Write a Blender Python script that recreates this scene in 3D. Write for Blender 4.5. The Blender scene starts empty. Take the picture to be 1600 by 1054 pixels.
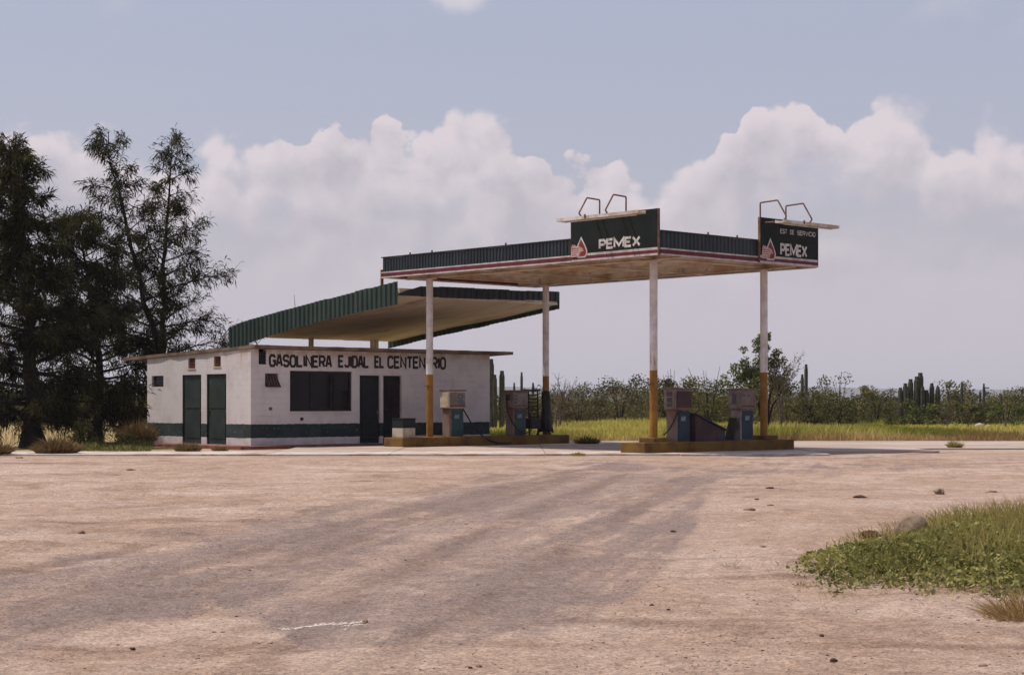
import bpy, bmesh, math, random
import numpy as np
from mathutils import Vector, Matrix

random.seed(7)
R = math.radians
scene = bpy.context.scene
COL = scene.collection

# ------------------------------------------------------------------ camera
EYE, F, HOR = 1.45, 2700.0, 628.0          # eye height, focal length and horizon row of the 1600 px wide photograph
cam_d = bpy.data.cameras.new('camera')
cam = bpy.data.objects.new('camera', cam_d)
COL.objects.link(cam)
cam.location = (0, 0, EYE)
cam.rotation_euler = (R(90), 0, 0)
cam_d.sensor_width = 36.0
cam_d.lens = 36.0 * F / 1600.0
cam_d.shift_y = (HOR - 527.0) / 1600.0
cam_d.clip_start, cam_d.clip_end = 0.1, 20000
scene.camera = cam

# ------------------------------------------------------------------ exposure
scene.view_settings.view_transform = 'Standard'
scene.view_settings.look = 'None'
scene.view_settings.gamma = 1.0
EXPO = 0.32
scene.view_settings.exposure = EXPO
scene.view_settings.use_curve_mapping = False
scene.cycles.use_denoising = True
scene.cycles.max_bounces = 8
scene.cycles.transparent_max_bounces = 8
scene.cycles.volume_bounces = 0

# ------------------------------------------------------------------ sun
SUN_EL = R(62)
SUN_H = Vector((-0.97, 0.20)).normalized()
SUN = Vector((SUN_H.x * math.cos(SUN_EL), SUN_H.y * math.cos(SUN_EL), math.sin(SUN_EL)))
sun_d = bpy.data.lights.new('sun', 'SUN')
sun_d.energy = 3.3
sun_d.angle = R(0.6)
sun_d.color = (1.0, 0.92, 0.83)
sun = bpy.data.objects.new('sun', sun_d)
COL.objects.link(sun)
sun.rotation_euler = SUN.to_track_quat('Z', 'Y').to_euler()
sun.location = (-30, 20, 60)


# ------------------------------------------------------------------ node helper
class NT:
    def __init__(self, tree):
        self.dim = '3D'; self.t = tree; self.n = tree.nodes; self.l = tree.links
    def new(self, typ, ins=None, **kw):
        nd = self.n.new(typ)
        for k, v in kw.items(): setattr(nd, k, v)
        if ins:
            for k, v in ins.items(): self.put(nd, k, v)
        return nd
    def put(self, nd, k, v):
        s = nd.inputs[k]
        if isinstance(v, bpy.types.NodeSocket): self.l.new(v, s)
        elif isinstance(v, bpy.types.Node): self.l.new(v.outputs[0], s)
        else: s.default_value = v
    def math(self, op, a, b=0.0, c=None, clamp=False):
        nd = self.new('ShaderNodeMath', {0: a, 1: b}, operation=op, use_clamp=clamp)
        if c is not None: self.put(nd, 2, c)
        return nd.outputs[0]
    def noise(self, vec, scale, detail=4.0, rough=0.55, dist=0.0, typ='FBM'):
        nd = self.new('ShaderNodeTexNoise', noise_dimensions=self.dim, ins={'Vector': vec, 'Scale': scale, 'Detail': detail, 'Roughness': rough, 'Distortion': dist})
        return nd.outputs[0]
    def mix(self, fac, a, b, blend='MIX'):
        nd = self.new('ShaderNodeMix', data_type='RGBA', blend_type=blend)
        self.put(nd, 0, fac); self.put(nd, 6, a); self.put(nd, 7, b)
        return nd.outputs[2]
    def smooth(self, x, lo, hi, a=0.0, b=1.0):
        nd = self.new('ShaderNodeMapRange', {0: x, 1: lo, 2: hi, 3: a, 4: b}, interpolation_type='SMOOTHSTEP')
        return nd.outputs[0]
    def lin(self, x, lo, hi, a=0.0, b=1.0):
        nd = self.new('ShaderNodeMapRange', {0: x, 1: lo, 2: hi, 3: a, 4: b})
        return nd.outputs[0]


def srgb(r, g, b):
    f = lambda c: (c / 255 / 12.92) if c / 255 <= 0.04045 else ((c / 255 + 0.055) / 1.055) ** 2.4
    return (f(r), f(g), f(b), 1.0)

# ------------------------------------------------------------------ sky: Nishita under hazy air and cumulus banks
world = bpy.data.worlds.new('World')
scene.world = world
world.use_nodes = True
W = NT(world.node_tree)
W.dim = '2D'
W.n.clear()
STR = 0.1
sky = W.new('ShaderNodeTexSky', sky_type='NISHITA', sun_disc=False, sun_elevation=SUN_EL,
            sun_rotation=math.atan2(SUN_H.x, SUN_H.y), altitude=20.0, air_density=1.0, dust_density=2.5, ozone_density=1.0)
tc = W.new('ShaderNodeTexCoord')
sep = W.new('ShaderNodeSeparateXYZ', {0: tc.outputs['Generated']})
X, Y, Z = sep.outputs
az = W.math('ARCTAN2', X, Y)
hyp = W.math('SQRT', W.math('ADD', W.math('MULTIPLY', X, X), W.math('MULTIPLY', Y, Y)))
el = W.math('ARCTAN2', Z, hyp)
pu = W.math('MULTIPLY', az, 2.7)            # thousands of pixels right of the middle
pv = W.math('MULTIPLY', el, 2.7)            # thousands of pixels above the horizon
pvec = W.new('ShaderNodeCombineXYZ', {0: pu, 1: pv, 2: 0.37}).outputs[0]
# billowy displacement of the outline
wob = W.noise(pvec, 5.0, 5.0, 0.6)
wob2 = W.noise(pvec, 14.0, 4.0, 0.62)
PER = 2.7 * 2 * math.pi / 10.0             # the bank profile goes round the horizon
fr = W.math('FRACT', W.math('DIVIDE', W.math('ADD', pu, W.math('ADD', W.math('MULTIPLY', W.math('SUBTRACT', wob, 0.5), 0.10), PER / 2 + 0.002)), PER))
curve = W.new('ShaderNodeFloatCurve', {0: 1.0, 1: fr})
tops = [(-40, 330), (0, 250), (40, 220), (80, 205), (130, 212), (200, 245), (250, 262), (290, 300), (322, 262), (345, 238), (400, 232), (440, 222), (470, 240),
        (510, 218), (560, 214), (600, 203), (630, 222), (660, 222), (700, 195), (740, 186), (790, 200), (825, 250), (860, 272), (890, 262),
        (950, 266), (1000, 292), (1050, 284), (1095, 250), (1150, 236), (1175, 192), (1215, 178), (1258, 163), (1300, 180), (1340, 176), (1390, 188),
        (1435, 205), (1455, 248), (1480, 226), (1530, 210), (1570, 222), (1610, 250), (1648, 330)]
cm = curve.mapping
cm.use_clip = False
cv = cm.curves[0]
pts = [((x - 800) / 1000 / PER + 0.5, (628 - y) / 1000) for x, y in tops]
cv.points[0].location = pts[0]; cv.points[1].location = pts[-1]
for p in pts[1:-1]: cv.points.new(*p)
cm.update()
top = curve.outputs[0]
edge = W.math('SUBTRACT', top, pv)
wn_ = W.new('ShaderNodeTexNoise', {'Vector': pvec, 'Scale': 9.0, 'Detail': 3.0}).outputs['Color']
wv = W.new('ShaderNodeVectorMath', {0: pvec, 1: W.new('ShaderNodeVectorMath', {0: wn_, 3: 0.075}, operation='SCALE').outputs[0]}, operation='ADD').outputs[0]
def vor(vec, sc): return W.new('ShaderNodeTexVoronoi', {'Vector': vec, 'Scale': sc}, feature='F1', voronoi_dimensions='2D').outputs['Distance']
def lumps(vec): return W.math('ADD', W.math('MULTIPLY', W.math('SUBTRACT', 0.42, vor(vec, 11.0)), 0.085), W.math('MULTIPLY', W.math('SUBTRACT', 0.42, vor(vec, 27.0)), 0.040))
lump = lumps(wv)
edge = W.math('ADD', edge, W.math('MULTIPLY', lump, W.smooth(edge, -0.055, -0.015)))
edge = W.math('ADD', edge, W.math('MULTIPLY', W.math('SUBTRACT', wob2, 0.5), 0.045))
edge = W.math('ADD', edge, W.math('MULTIPLY', W.math('SUBTRACT', W.noise(pvec, 42.0, 3.0, 0.6), 0.5), 0.022))
soft = W.smooth(W.noise(pvec, 3.0, 2.0, 0.5), 0.38, 0.66, 0.009, 0.045)
mask = W.new('ShaderNodeMapRange', {0: edge, 1: W.math('MULTIPLY', soft, -0.35), 2: soft, 3: 0.0, 4: 1.0}, interpolation_type='SMOOTHSTEP').outputs[0]
gap = W.smooth(W.noise(W.new('ShaderNodeVectorMath', {0: pvec, 1: (1.0, 1.9, 1.0)}, operation='MULTIPLY').outputs[0], 3.1, 5.0, 0.6), 0.47, 0.64)
mask = W.math('MULTIPLY', mask, W.math('SUBTRACT', 1.0, W.math('MULTIPLY', W.math('MULTIPLY', W.math('MULTIPLY', gap, W.smooth(pv, 0.16, 0.30)), W.smooth(edge, 0.05, 0.14)), 0.7)))
# billow relief: the difference of the same noise at two places
off = W.new('ShaderNodeVectorMath', {0: pvec, 1: (-0.018, 0.028, 0.0)}, operation='ADD').outputs[0]
rel = W.math('SUBTRACT', W.noise(pvec, 7.0, 6.0, 0.6), W.noise(off, 7.0, 6.0, 0.6))
lrel = W.math('SUBTRACT', lump, lumps(W.new('ShaderNodeVectorMath', {0: wv, 1: (-0.012, 0.020, 0.0)}, operation='ADD').outputs[0]))
crest = W.smooth(edge, 0.0, 0.15, 1.0, 0.0)                       # bright upper rims
lowfade = W.smooth(pv, 0.10, 0.38)                               # the bank melts into haze low down
bright = W.math('ADD', W.math('MULTIPLY', crest, 0.80), W.math('ADD', W.math('MULTIPLY', rel, 1.8), W.math('MULTIPLY', lrel, W.math('ADD', W.math('MULTIPLY', crest, 9.0), 2.0))))
bright = W.math('ADD', bright, W.math('MULTIPLY', W.math('SUBTRACT', W.noise(pvec, 3.4, 5.0, 0.6), 0.45), 1.1))
# a second, lower row of puffs inside the bank
puff = W.smooth(W.noise(W.new('ShaderNodeVectorMath', {0: pvec, 1: (1.0, 1.7, 1.0)}, operation='MULTIPLY').outputs[0], 5.2, 6.0, 0.58), 0.50, 0.66)
bright = W.math('ADD', bright, W.math('MULTIPLY', puff, 0.30))
bright = W.math('ADD', W.math('MULTIPLY', bright, lowfade), W.math('MULTIPLY', W.math('SUBTRACT', 1.0, lowfade), 0.24), clamp=True)
k = 1.0 / STR / 2 ** EXPO
def sk(r, g, b):
    c = srgb(r, g, b); return (c[0] * k, c[1] * k, c[2] * k, 1.0)
cloudc = W.mix(bright, sk(191, 186, 196), sk(221, 211, 217))
hazec = W.mix(W.smooth(el, 0.0, 0.24), sk(193, 187, 195), sk(181, 183, 203))
clear = W.mix(W.smooth(el, 0.25, 1.0, 0.78, 0.20), sky.outputs[0], hazec)
# a few loose clouds higher up
hi = W.smooth(W.noise(W.new('ShaderNodeVectorMath', {0: pvec, 1: (1.0, 1.6, 1.0)}, operation='MULTIPLY').outputs[0], 1.9, 5.0, 0.55), 0.60, 0.78)
hi = W.math('MULTIPLY', hi, W.smooth(pv, 0.50, 0.62))
clear = W.mix(W.math('MULTIPLY', hi, 0.7), clear, sk(208, 203, 212))
dx = W.math('DIVIDE', W.math('SUBTRACT', pu, -0.085), 0.05)
dy = W.math('DIVIDE', W.math('SUBTRACT', pv, 0.628), 0.036)
blob = W.math('SUBTRACT', 1.0, W.math('SQRT', W.math('ADD', W.math('MULTIPLY', dx, dx), W.math('MULTIPLY', dy, dy))))
blob = W.smooth(W.math('ADD', blob, W.math('MULTIPLY', W.math('SUBTRACT', wob2, 0.5), 0.9)), -0.1, 0.6)
clear = W.mix(W.math('MULTIPLY', blob, 0.75), clear, sk(222, 214, 222))
below = W.smooth(el, -0.02, 0.0)
allsky = W.mix(W.math('MULTIPLY', mask, below), clear, cloudc)
world.cycles.sampling_method = 'MANUAL'
world.cycles.sample_map_resolution = 256
bg = W.new('ShaderNodeBackground', {0: allsky, 1: STR})
W.l.new(bg.outputs[0], W.new('ShaderNodeOutputWorld').inputs[0])


# ------------------------------------------------------------------ materials
def mat(name, col, rough=0.8, col2=None, nscale=3.0, ndetail=5.0, lo=0.4, hi=0.65, bump=0.0, bscale=40.0, spec=0.3, metal=0.0,
        col3=None, n3=1.2, lo3=0.58, hi3=0.7, stretch=(1, 1, 1), transmission=0.0, sub=None):
    m = bpy.data.materials.new(name)
    m.use_nodes = True
    t = NT(m.node_tree)
    b = t.n['Principled BSDF']
    tcn = t.new('ShaderNodeTexCoord')
    v = t.new('ShaderNodeMapping', {0: tcn.outputs['Object'], 3: stretch}).outputs[0]
    c = (*col, 1.0)
    out = None
    if col2:
        out = t.mix(t.smooth(t.noise(v, nscale, ndetail, 0.6), lo, hi), c, (*col2, 1.0))
        if col3:
            out = t.mix(t.smooth(t.noise(v, n3, 6.0, 0.65), lo3, hi3), out, (*col3, 1.0))
        t.put(b, 'Base Color', out)
    else:
        b.inputs['Base Color'].default_value = c
    b.inputs['Roughness'].default_value = rough
    b.inputs['Specular IOR Level'].default_value = spec
    b.inputs['Metallic'].default_value = metal
    b.inputs['Transmission Weight'].default_value = transmission
    if bump:
        bn = t.new('ShaderNodeBump', {'Strength': 1.0, 'Distance': bump, 'Height': t.noise(v, bscale, 4.0, 0.6)})
        t.put(b, 'Normal', bn.outputs[0])
    m['c'] = 1
    return m


def leafmat(name, dark, light, rough=0.75, trans=0.25, spec=0.15):
    """foliage: each leaf has its own tint between two colours, with a little light coming through"""
    m = bpy.data.materials.new(name); m.use_nodes = True
    t = NT(m.node_tree); b = t.n['Principled BSDF']
    at = t.new('ShaderNodeAttribute', attribute_name='tint')
    c = t.mix(at.outputs['Fac'], (*dark, 1), (*light, 1))
    t.put(b, 'Base Color', c)
    b.inputs['Roughness'].default_value = rough
    b.inputs['Specular IOR Level'].default_value = spec
    tr = t.new('ShaderNodeBsdfTranslucent', {0: c})
    mx = t.new('ShaderNodeMixShader', {0: trans, 1: b.outputs[0], 2: tr.outputs[0]})
    t.l.new(mx.outputs[0], t.n['Material Output'].inputs[0])
    return m


def wall_material():
    """white limewash on blockwork with a dark green band, dirt and thin courses"""
    m = bpy.data.materials.new('painted_block_wall'); m.use_nodes = True
    t = NT(m.node_tree); b = t.n['Principled BSDF']
    tcn = t.new('ShaderNodeTexCoord'); v = tcn.outputs['Object']
    s = t.new('ShaderNodeSeparateXYZ', {0: v})
    z = t.math('ADD', s.outputs[2], t.math('MULTIPLY', t.math('SUBTRACT', t.noise(v, 5.0, 6.0), 0.5), 0.06))
    n1 = t.noise(v, 1.3, 6.0, 0.65)
    white = t.mix(t.smooth(n1, 0.42, 0.72), (0.60, 0.56, 0.555, 1), (0.50, 0.455, 0.445, 1))
    streak = t.noise(t.new('ShaderNodeMapping', {0: v, 3: (6, 6, 0.5)}).outputs[0], 1.0, 4.0, 0.6)
    dirt = t.math('ADD', t.math('MULTIPLY', t.smooth(streak, 0.50, 0.85), t.smooth(z, 2.2, 3.1)), t.math('MULTIPLY', t.smooth(t.noise(v, 2.5, 5.0), 0.3, 0.6), t.smooth(z, 2.82, 3.12)), clamp=True)
    white = t.mix(t.math('MULTIPLY', dirt, 0.8), white, (0.42, 0.31, 0.20, 1))
    stain = t.smooth(t.noise(t.new('ShaderNodeMapping', {0: v, 3: (3.0, 3.0, 0.7)}).outputs[0], 1.0, 7.0, 0.7), 0.52, 0.74)
    white = t.mix(t.math('MULTIPLY', stain, 0.30), white, (0.33, 0.275, 0.24, 1))
    splash = t.math('MULTIPLY', t.smooth(t.noise(v, 4.0, 5.0, 0.65), 0.35, 0.7), t.smooth(z, 0.35, 0.02))
    white = t.mix(t.math('MULTIPLY', splash, 0.55), white, (0.36, 0.27, 0.22, 1))
    chip = t.smooth(t.noise(v, 9.0, 5.0, 0.7), 0.58, 0.66)
    green = t.mix(t.smooth(n1, 0.4, 0.7), (0.024, 0.036, 0.034, 1), (0.042, 0.058, 0.054, 1))
    green = t.mix(t.math('MULTIPLY', chip, 0.5), green, (0.25, 0.24, 0.22, 1))
    band = t.math('MULTIPLY', t.smooth(z, 0.285, 0.295), t.smooth(z, 0.745, 0.735))
    t.put(b, 'Base Color', t.mix(band, white, green))
    b.inputs['Roughness'].default_value = 0.85
    b.inputs['Specular IOR Level'].default_value = 0.2
    # courses of 0.2 m blocks, 0.4 m long, showing through the paint
    run = t.math('ADD', s.outputs[0], s.outputs[1])
    br = t.new('ShaderNodeTexBrick', {'Vector': t.new('ShaderNodeCombineXYZ', {0: run, 1: s.outputs[2], 2: 0.0}).outputs[0], 'Scale': 1.0,
               'Mortar Size': 0.006, 'Mortar Smooth': 0.4, 'Brick Width': 0.4, 'Row Height': 0.2})
    hgt = t.math('SUBTRACT', t.math('MULTIPLY', t.noise(v, 30.0, 4.0, 0.6), 0.35), br.outputs['Fac'])
    t.put(b, 'Normal', t.new('ShaderNodeBump', {'Strength': 0.8, 'Distance': 0.006, 'Height': hgt}).outputs[0])
    return m


def column_material():
    """white pipe painted ochre up to shoulder height, rust showing at the seams"""
    m = bpy.data.materials.new('painted_column'); m.use_nodes = True
    t = NT(m.node_tree); b = t.n['Principled BSDF']
    v = t.new('ShaderNodeTexCoord').outputs['Object']
    s = t.new('ShaderNodeSeparateXYZ', {0: v})
    n = t.noise(v, 3.0, 5.0, 0.65)
    streak = t.noise(t.new('ShaderNodeMapping', {0: v, 3: (9, 9, 0.6)}).outputs[0], 1.0, 5.0, 0.65)
    white = t.mix(t.smooth(n, 0.4, 0.7), (0.66, 0.62, 0.60, 1), (0.50, 0.45, 0.42, 1))
    white = t.mix(t.smooth(streak, 0.56, 0.70), white, (0.33, 0.20, 0.11, 1))
    ochre = t.mix(t.smooth(n, 0.35, 0.7), (0.29, 0.140, 0.020, 1), (0.19, 0.085, 0.017, 1))
    ochre = t.mix(t.smooth(streak, 0.6, 0.75), ochre, (0.16, 0.06, 0.03, 1))
    edge = t.math('ADD', s.outputs[2], t.math('MULTIPLY', t.math('SUBTRACT', t.noise(v, 14.0, 2.0), 0.5), 0.05))
    t.put(b, 'Base Color', t.mix(t.smooth(edge, 2.36, 2.375), ochre, white))
    b.inputs['Roughness'].default_value = 0.6
    b.inputs['Specular IOR Level'].default_value = 0.3
    t.put(b, 'Normal', t.new('ShaderNodeBump', {'Strength': 0.5, 'Distance': 0.004, 'Height': n}).outputs[0])
    return m


M = dict(
    wall=wall_material(),
    column=column_material(),
    roof_slab=mat('roof_concrete', (0.20, 0.135, 0.10), 0.9, (0.11, 0.065, 0.048), 1.6, bump=0.01, bscale=18),
    door=mat('green_door_paint', (0.014, 0.026, 0.022), 0.6, (0.024, 0.036, 0.032), 2.0, col3=(0.055, 0.06, 0.052), n3=5, bump=0.003),
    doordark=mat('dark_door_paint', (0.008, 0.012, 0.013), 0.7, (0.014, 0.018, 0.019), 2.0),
    metaldark=mat('dark_metal', (0.012, 0.010, 0.012), 0.6, (0.035, 0.024, 0.02), 4.0),
    vent=mat('clay_vent_block', (0.16, 0.055, 0.03), 0.9, (0.07, 0.03, 0.02), 6.0),
    sill=mat('pale_mortar', (0.52, 0.42, 0.30), 0.9, (0.4, 0.3, 0.22), 6.0),
    glass=mat('dusty_window_glass', (0.007, 0.005, 0.007), 0.10, (0.014, 0.010, 0.012), 2.0, spec=0.06, transmission=0.25),
    curtain=mat('faded_curtain', (0.14, 0.10, 0.085), 0.95, (0.09, 0.06, 0.06), 2.0, stretch=(8, 8, 0.6)),
    black=mat('black_paint', (0.025, 0.014, 0.014), 0.7, (0.10, 0.07, 0.06), 7.0, lo=0.62, hi=0.8),
    plinth=mat('dark_red_walkway', (0.16, 0.045, 0.035), 0.85, (0.23, 0.12, 0.09), 1.8),
    fasciagreen=mat('green_corrugated_sheet', (0.023, 0.044, 0.034), 0.6, (0.040, 0.066, 0.052), 1.0, col3=(0.13, 0.10, 0.075), n3=1.6, lo3=0.62, hi3=0.74, stretch=(1, 1, 0.5), spec=0.4),
    fasciadark=mat('dark_green_sheet', (0.014, 0.020, 0.024), 0.55, (0.026, 0.034, 0.040), 1.5, col3=(0.20, 0.22, 0.23), n3=3.2, lo3=0.70, hi3=0.74, stretch=(1, 1, 0.4), spec=0.4),
    stripewhite=mat('white_stripe_paint', (0.50, 0.455, 0.445), 0.65, (0.36, 0.30, 0.275), 3.0),
    stripered=mat('red_stripe_paint', (0.135, 0.018, 0.028), 0.65, (0.09, 0.014, 0.02), 3.0),
    signgreen=mat('dark_sign_panel', (0.008, 0.012, 0.011), 0.65, (0.013, 0.018, 0.016), 1.6, spec=0.15),
    letter=mat('white_letter_paint', (0.60, 0.57, 0.55), 0.6, (0.42, 0.38, 0.36), 5.0),
    emblemred=mat('emblem_red', (0.24, 0.025, 0.025), 0.6, (0.17, 0.02, 0.02), 4.0),
    emblempink=mat('emblem_faded_white', (0.50, 0.38, 0.34), 0.6, (0.36, 0.22, 0.19), 6.0),
    soffit=mat('rust_stained_soffit', (0.66, 0.585, 0.485), 0.85, (0.55, 0.43, 0.31), 0.8, col3=(0.33, 0.20, 0.12), n3=1.1, lo3=0.62, hi3=0.80, stretch=(1.0, 0.45, 1)),
    beam=mat('stained_beam', (0.64, 0.56, 0.46), 0.75, (0.46, 0.32, 0.20), 1.2, col3=(0.12, 0.05, 0.03), n3=2.0, lo3=0.62, hi3=0.75),
    shedunder=mat('weathered_underside', (0.66, 0.57, 0.46), 0.9, (0.54, 0.43, 0.32), 0.9, col3=(0.32, 0.22, 0.145), n3=1.8, lo3=0.55, hi3=0.8, stretch=(1, 0.3, 1)),
    roofsheet=mat('roof_sheet', (0.30, 0.28, 0.26), 0.6, (0.2, 0.13, 0.09), 1.0, spec=0.4),
    pipe=mat('rusty_pipe', (0.20, 0.085, 0.035), 0.8, (0.11, 0.045, 0.025), 6.0),
    arm=mat('brown_pipe', (0.13, 0.06, 0.035), 0.7, (0.22, 0.13, 0.08), 5.0),
    tray=mat('lamp_tray', (0.62, 0.58, 0.56), 0.6, (0.42, 0.30, 0.18), 2.0),
    island=mat('ochre_island_paint', (0.170, 0.096, 0.020), 0.9, (0.100, 0.050, 0.016), 1.6, col3=(0.12, 0.055, 0.03), n3=2.2, lo3=0.55, hi3=0.75, bump=0.006, bscale=25),
    pumphead=mat('pump_head_paint', (0.22, 0.182, 0.16), 0.6, (0.14, 0.105, 0.09), 3.0, col3=(0.17, 0.075, 0.045), n3=4.0, lo3=0.62, hi3=0.74),
    pumpcream=mat('pump_cream_paint', (0.52, 0.45, 0.35), 0.5, (0.40, 0.31, 0.21), 3.0, col3=(0.2, 0.10, 0.05), n3=4.0, lo3=0.66, hi3=0.76),
    pumprust=mat('pump_rusty_panel', (0.20, 0.145, 0.12), 0.75, (0.14, 0.075, 0.055), 2.2, col3=(0.17, 0.06, 0.04), n3=3.0),
    pumpteal=mat('pump_teal_panel', (0.022, 0.065, 0.066), 0.55, (0.016, 0.043, 0.05), 3.0, col3=(0.06, 0.11, 0.105), n3=3.0, lo3=0.64),
    pumpblue=mat('pump_blue_panel', (0.015, 0.034, 0.055), 0.6, (0.010, 0.022, 0.038), 3.0),
    decal=mat('pale_decal', (0.20, 0.25, 0.28), 0.6, (0.08, 0.13, 0.16), 8.0),
    dial=mat('black_dial_glass', (0.018, 0.015, 0.016), 0.25, (0.04, 0.03, 0.03), 8.0, spec=0.5),
    rubber=mat('black_rubber', (0.015, 0.013, 0.014), 0.7, (0.03, 0.025, 0.024), 6.0),
    maroon=mat('dark_maroon_sheet', (0.045, 0.022, 0.025), 0.7, (0.075, 0.035, 0.03), 2.0),
    navy=mat('dark_navy_sheet', (0.022, 0.022, 0.04), 0.6, (0.04, 0.035, 0.05), 2.0),
    concrete=mat('sunbleached_concrete', (0.54, 0.47, 0.42), 0.9, (0.40, 0.31, 0.25), 0.9, col3=(0.31, 0.215, 0.155), n3=1.3, lo3=0.48, hi3=0.66, bump=0.006, bscale=20),
    blockwhite=mat('whitewashed_block', (0.46, 0.39, 0.32), 0.9, (0.36, 0.28, 0.22), 3.0, bump=0.006),
    concretedusty=mat('dusty_concrete', (0.42, 0.34, 0.295), 0.95, (0.33, 0.25, 0.205), 0.35, col3=(0.27, 0.18, 0.13), n3=0.9, lo3=0.52, hi3=0.72, stretch=(0.5, 1.2, 1), bump=0.012, bscale=12),
    rock=mat('grey_brown_rock', (0.235, 0.175, 0.125), 0.95, (0.12, 0.08, 0.055), 5.0, col3=(0.30, 0.24, 0.18), n3=9.0, bump=0.02, bscale=14),
    rockdark=mat('dark_red_rock', (0.065, 0.030, 0.024), 0.95, (0.10, 0.055, 0.04), 8.0, bump=0.015, bscale=25),
    clod=mat('earth_clod', (0.25, 0.16, 0.11), 0.95, (0.16, 0.09, 0.06), 10.0, bump=0.01, bscale=40),
    chalk=mat('white_powder', (0.58, 0.50, 0.45), 0.95, (0.46, 0.37, 0.31), 9.0, bump=0.004, bscale=60),
    bark=mat('dark_bark', (0.018, 0.013, 0.012), 0.95, (0.034, 0.024, 0.021), 3.0, bump=0.02, bscale=10),
    twig=mat('grey_twig', (0.13, 0.10, 0.085), 0.95, (0.085, 0.06, 0.05), 4.0),
    cactus=mat('cactus_skin', (0.050, 0.048, 0.032), 0.85, (0.080, 0.076, 0.050), 2.0),
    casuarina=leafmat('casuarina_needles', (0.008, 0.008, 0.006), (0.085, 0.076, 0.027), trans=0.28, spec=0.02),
    bushleaf=leafmat('desert_bush_leaves', (0.036, 0.036, 0.013), (0.185, 0.168, 0.054)),
    treeleaf=leafmat('broad_tree_leaves', (0.040, 0.050, 0.014), (0.165, 0.175, 0.050)),
    greyleaf=leafmat('dry_bush_leaves', (0.062, 0.052, 0.026), (0.175, 0.145, 0.075)),
    grass=leafmat('field_grass', (0.190, 0.210, 0.028), (0.520, 0.460, 0.115), trans=0.45),
    drygrass=leafmat('dry_grass', (0.240, 0.150, 0.060), (0.480, 0.335, 0.165), trans=0.3),
    browngrass=leafmat('brown_grass', (0.110, 0.070, 0.030), (0.300, 0.195, 0.090), trans=0.25),
    creeper=leafmat('creeping_plant_leaves', (0.075, 0.085, 0.020), (0.340, 0.315, 0.105), trans=0.3),
    patchgrass=leafmat('roadside_grass', (0.180, 0.165, 0.032), (0.500, 0.400, 0.150), trans=0.35),
    hill=mat('far_hill_scrub', (0.060, 0.060, 0.045), 0.95, (0.10, 0.09, 0.065), 0.004),
)


# ------------------------------------------------------------------ mesh helpers
class MB:
    def __init__(self): self.v = []; self.f = []; self.sm = False
    def add(self, vs, fs):
        o = len(self.v); self.v += [tuple(p) for p in vs]; self.f += [tuple(i + o for i in f) for f in fs]
        return self
    def box(self, a, b):
        x0, y0, z0 = a; x1, y1, z1 = b
        vs = [(x0, y0, z0), (x1, y0, z0), (x1, y1, z0), (x0, y1, z0), (x0, y0, z1), (x1, y0, z1), (x1, y1, z1), (x0, y1, z1)]
        return self.add(vs, [(0, 3, 2, 1), (4, 5, 6, 7), (0, 1, 5, 4), (1, 2, 6, 5), (2, 3, 7, 6), (3, 0, 4, 7)])
    def tube(self, path, r, n=8, cap=True):
        path = [Vector(p) for p in path]
        rs = r if isinstance(r, (list, tuple)) else [r] * len(path)
        rings = []
        prev = None
        for i, p in enumerate(path):
            d = (path[min(i + 1, len(path) - 1)] - path[max(i - 1, 0)])
            d = d.normalized() if d.length > 1e-9 else Vector((0, 0, 1))
            if prev is None:
                a = d.orthogonal().normalized()
            else:
                a = prev - d * prev.dot(d)
                a = a.normalized() if a.length > 1e-6 else d.orthogonal().normalized()
            prev = a
            b = d.cross(a)
            rings.append([p + (a * math.cos(2 * math.pi * k / n) + b * math.sin(2 * math.pi * k / n)) * rs[i] for k in range(n)])
        o = len(self.v)
        for rg in rings: self.v += [tuple(q) for q in rg]
        for i in range(len(rings) - 1):
            for k in range(n):
                k2 = (k + 1) % n
                self.f.append((o + i * n + k, o + i * n + k2, o + (i + 1) * n + k2, o + (i + 1) * n + k))
        if cap:
            self.f.append(tuple(o + k for k in reversed(range(n))))
            self.f.append(tuple(o + (len(rings) - 1) * n + k for k in range(n)))
        return self
    def prism(self, poly, fn, d0, d1):
        """poly (2D) mapped by fn(p, q, depth) between two depths"""
        n = len(poly); o = len(self.v)
        self.v += [tuple(fn(p, q, d0)) for p, q in poly] + [tuple(fn(p, q, d1)) for p, q in poly]
        self.f += [tuple(o + i for i in range(n)), tuple(o + n + i for i in reversed(range(n)))]
        for i in range(n):
            j = (i + 1) % n
            self.f.append((o + i, o + n + i, o + n + j, o + j))
        return self
    def obj(self, name, m, parent=None, smooth=False, fix=False, bevel=0.0):
        me = bpy.data.meshes.new(name)
        me.from_pydata(self.v, [], self.f)
        if fix or bevel:
            bm = bmesh.new(); bm.from_mesh(me)
            if bevel:
                bmesh.ops.bevel(bm, geom=list(bm.edges), offset=bevel, segments=2, affect='EDGES', profile=0.6)
            bmesh.ops.recalc_face_normals(bm, faces=bm.faces); bm.to_mesh(me); bm.free()
        me.materials.append(M[m] if isinstance(m, str) else m)
        if smooth:
            me.polygons.foreach_set('use_smooth', [True] * len(me.polygons))
            try: me.set_sharp_from_angle(angle=R(40))
            except Exception: pass
        o = bpy.data.objects.new(name, me)
        COL.objects.link(o)
        if parent: o.parent = parent
        return o


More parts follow.
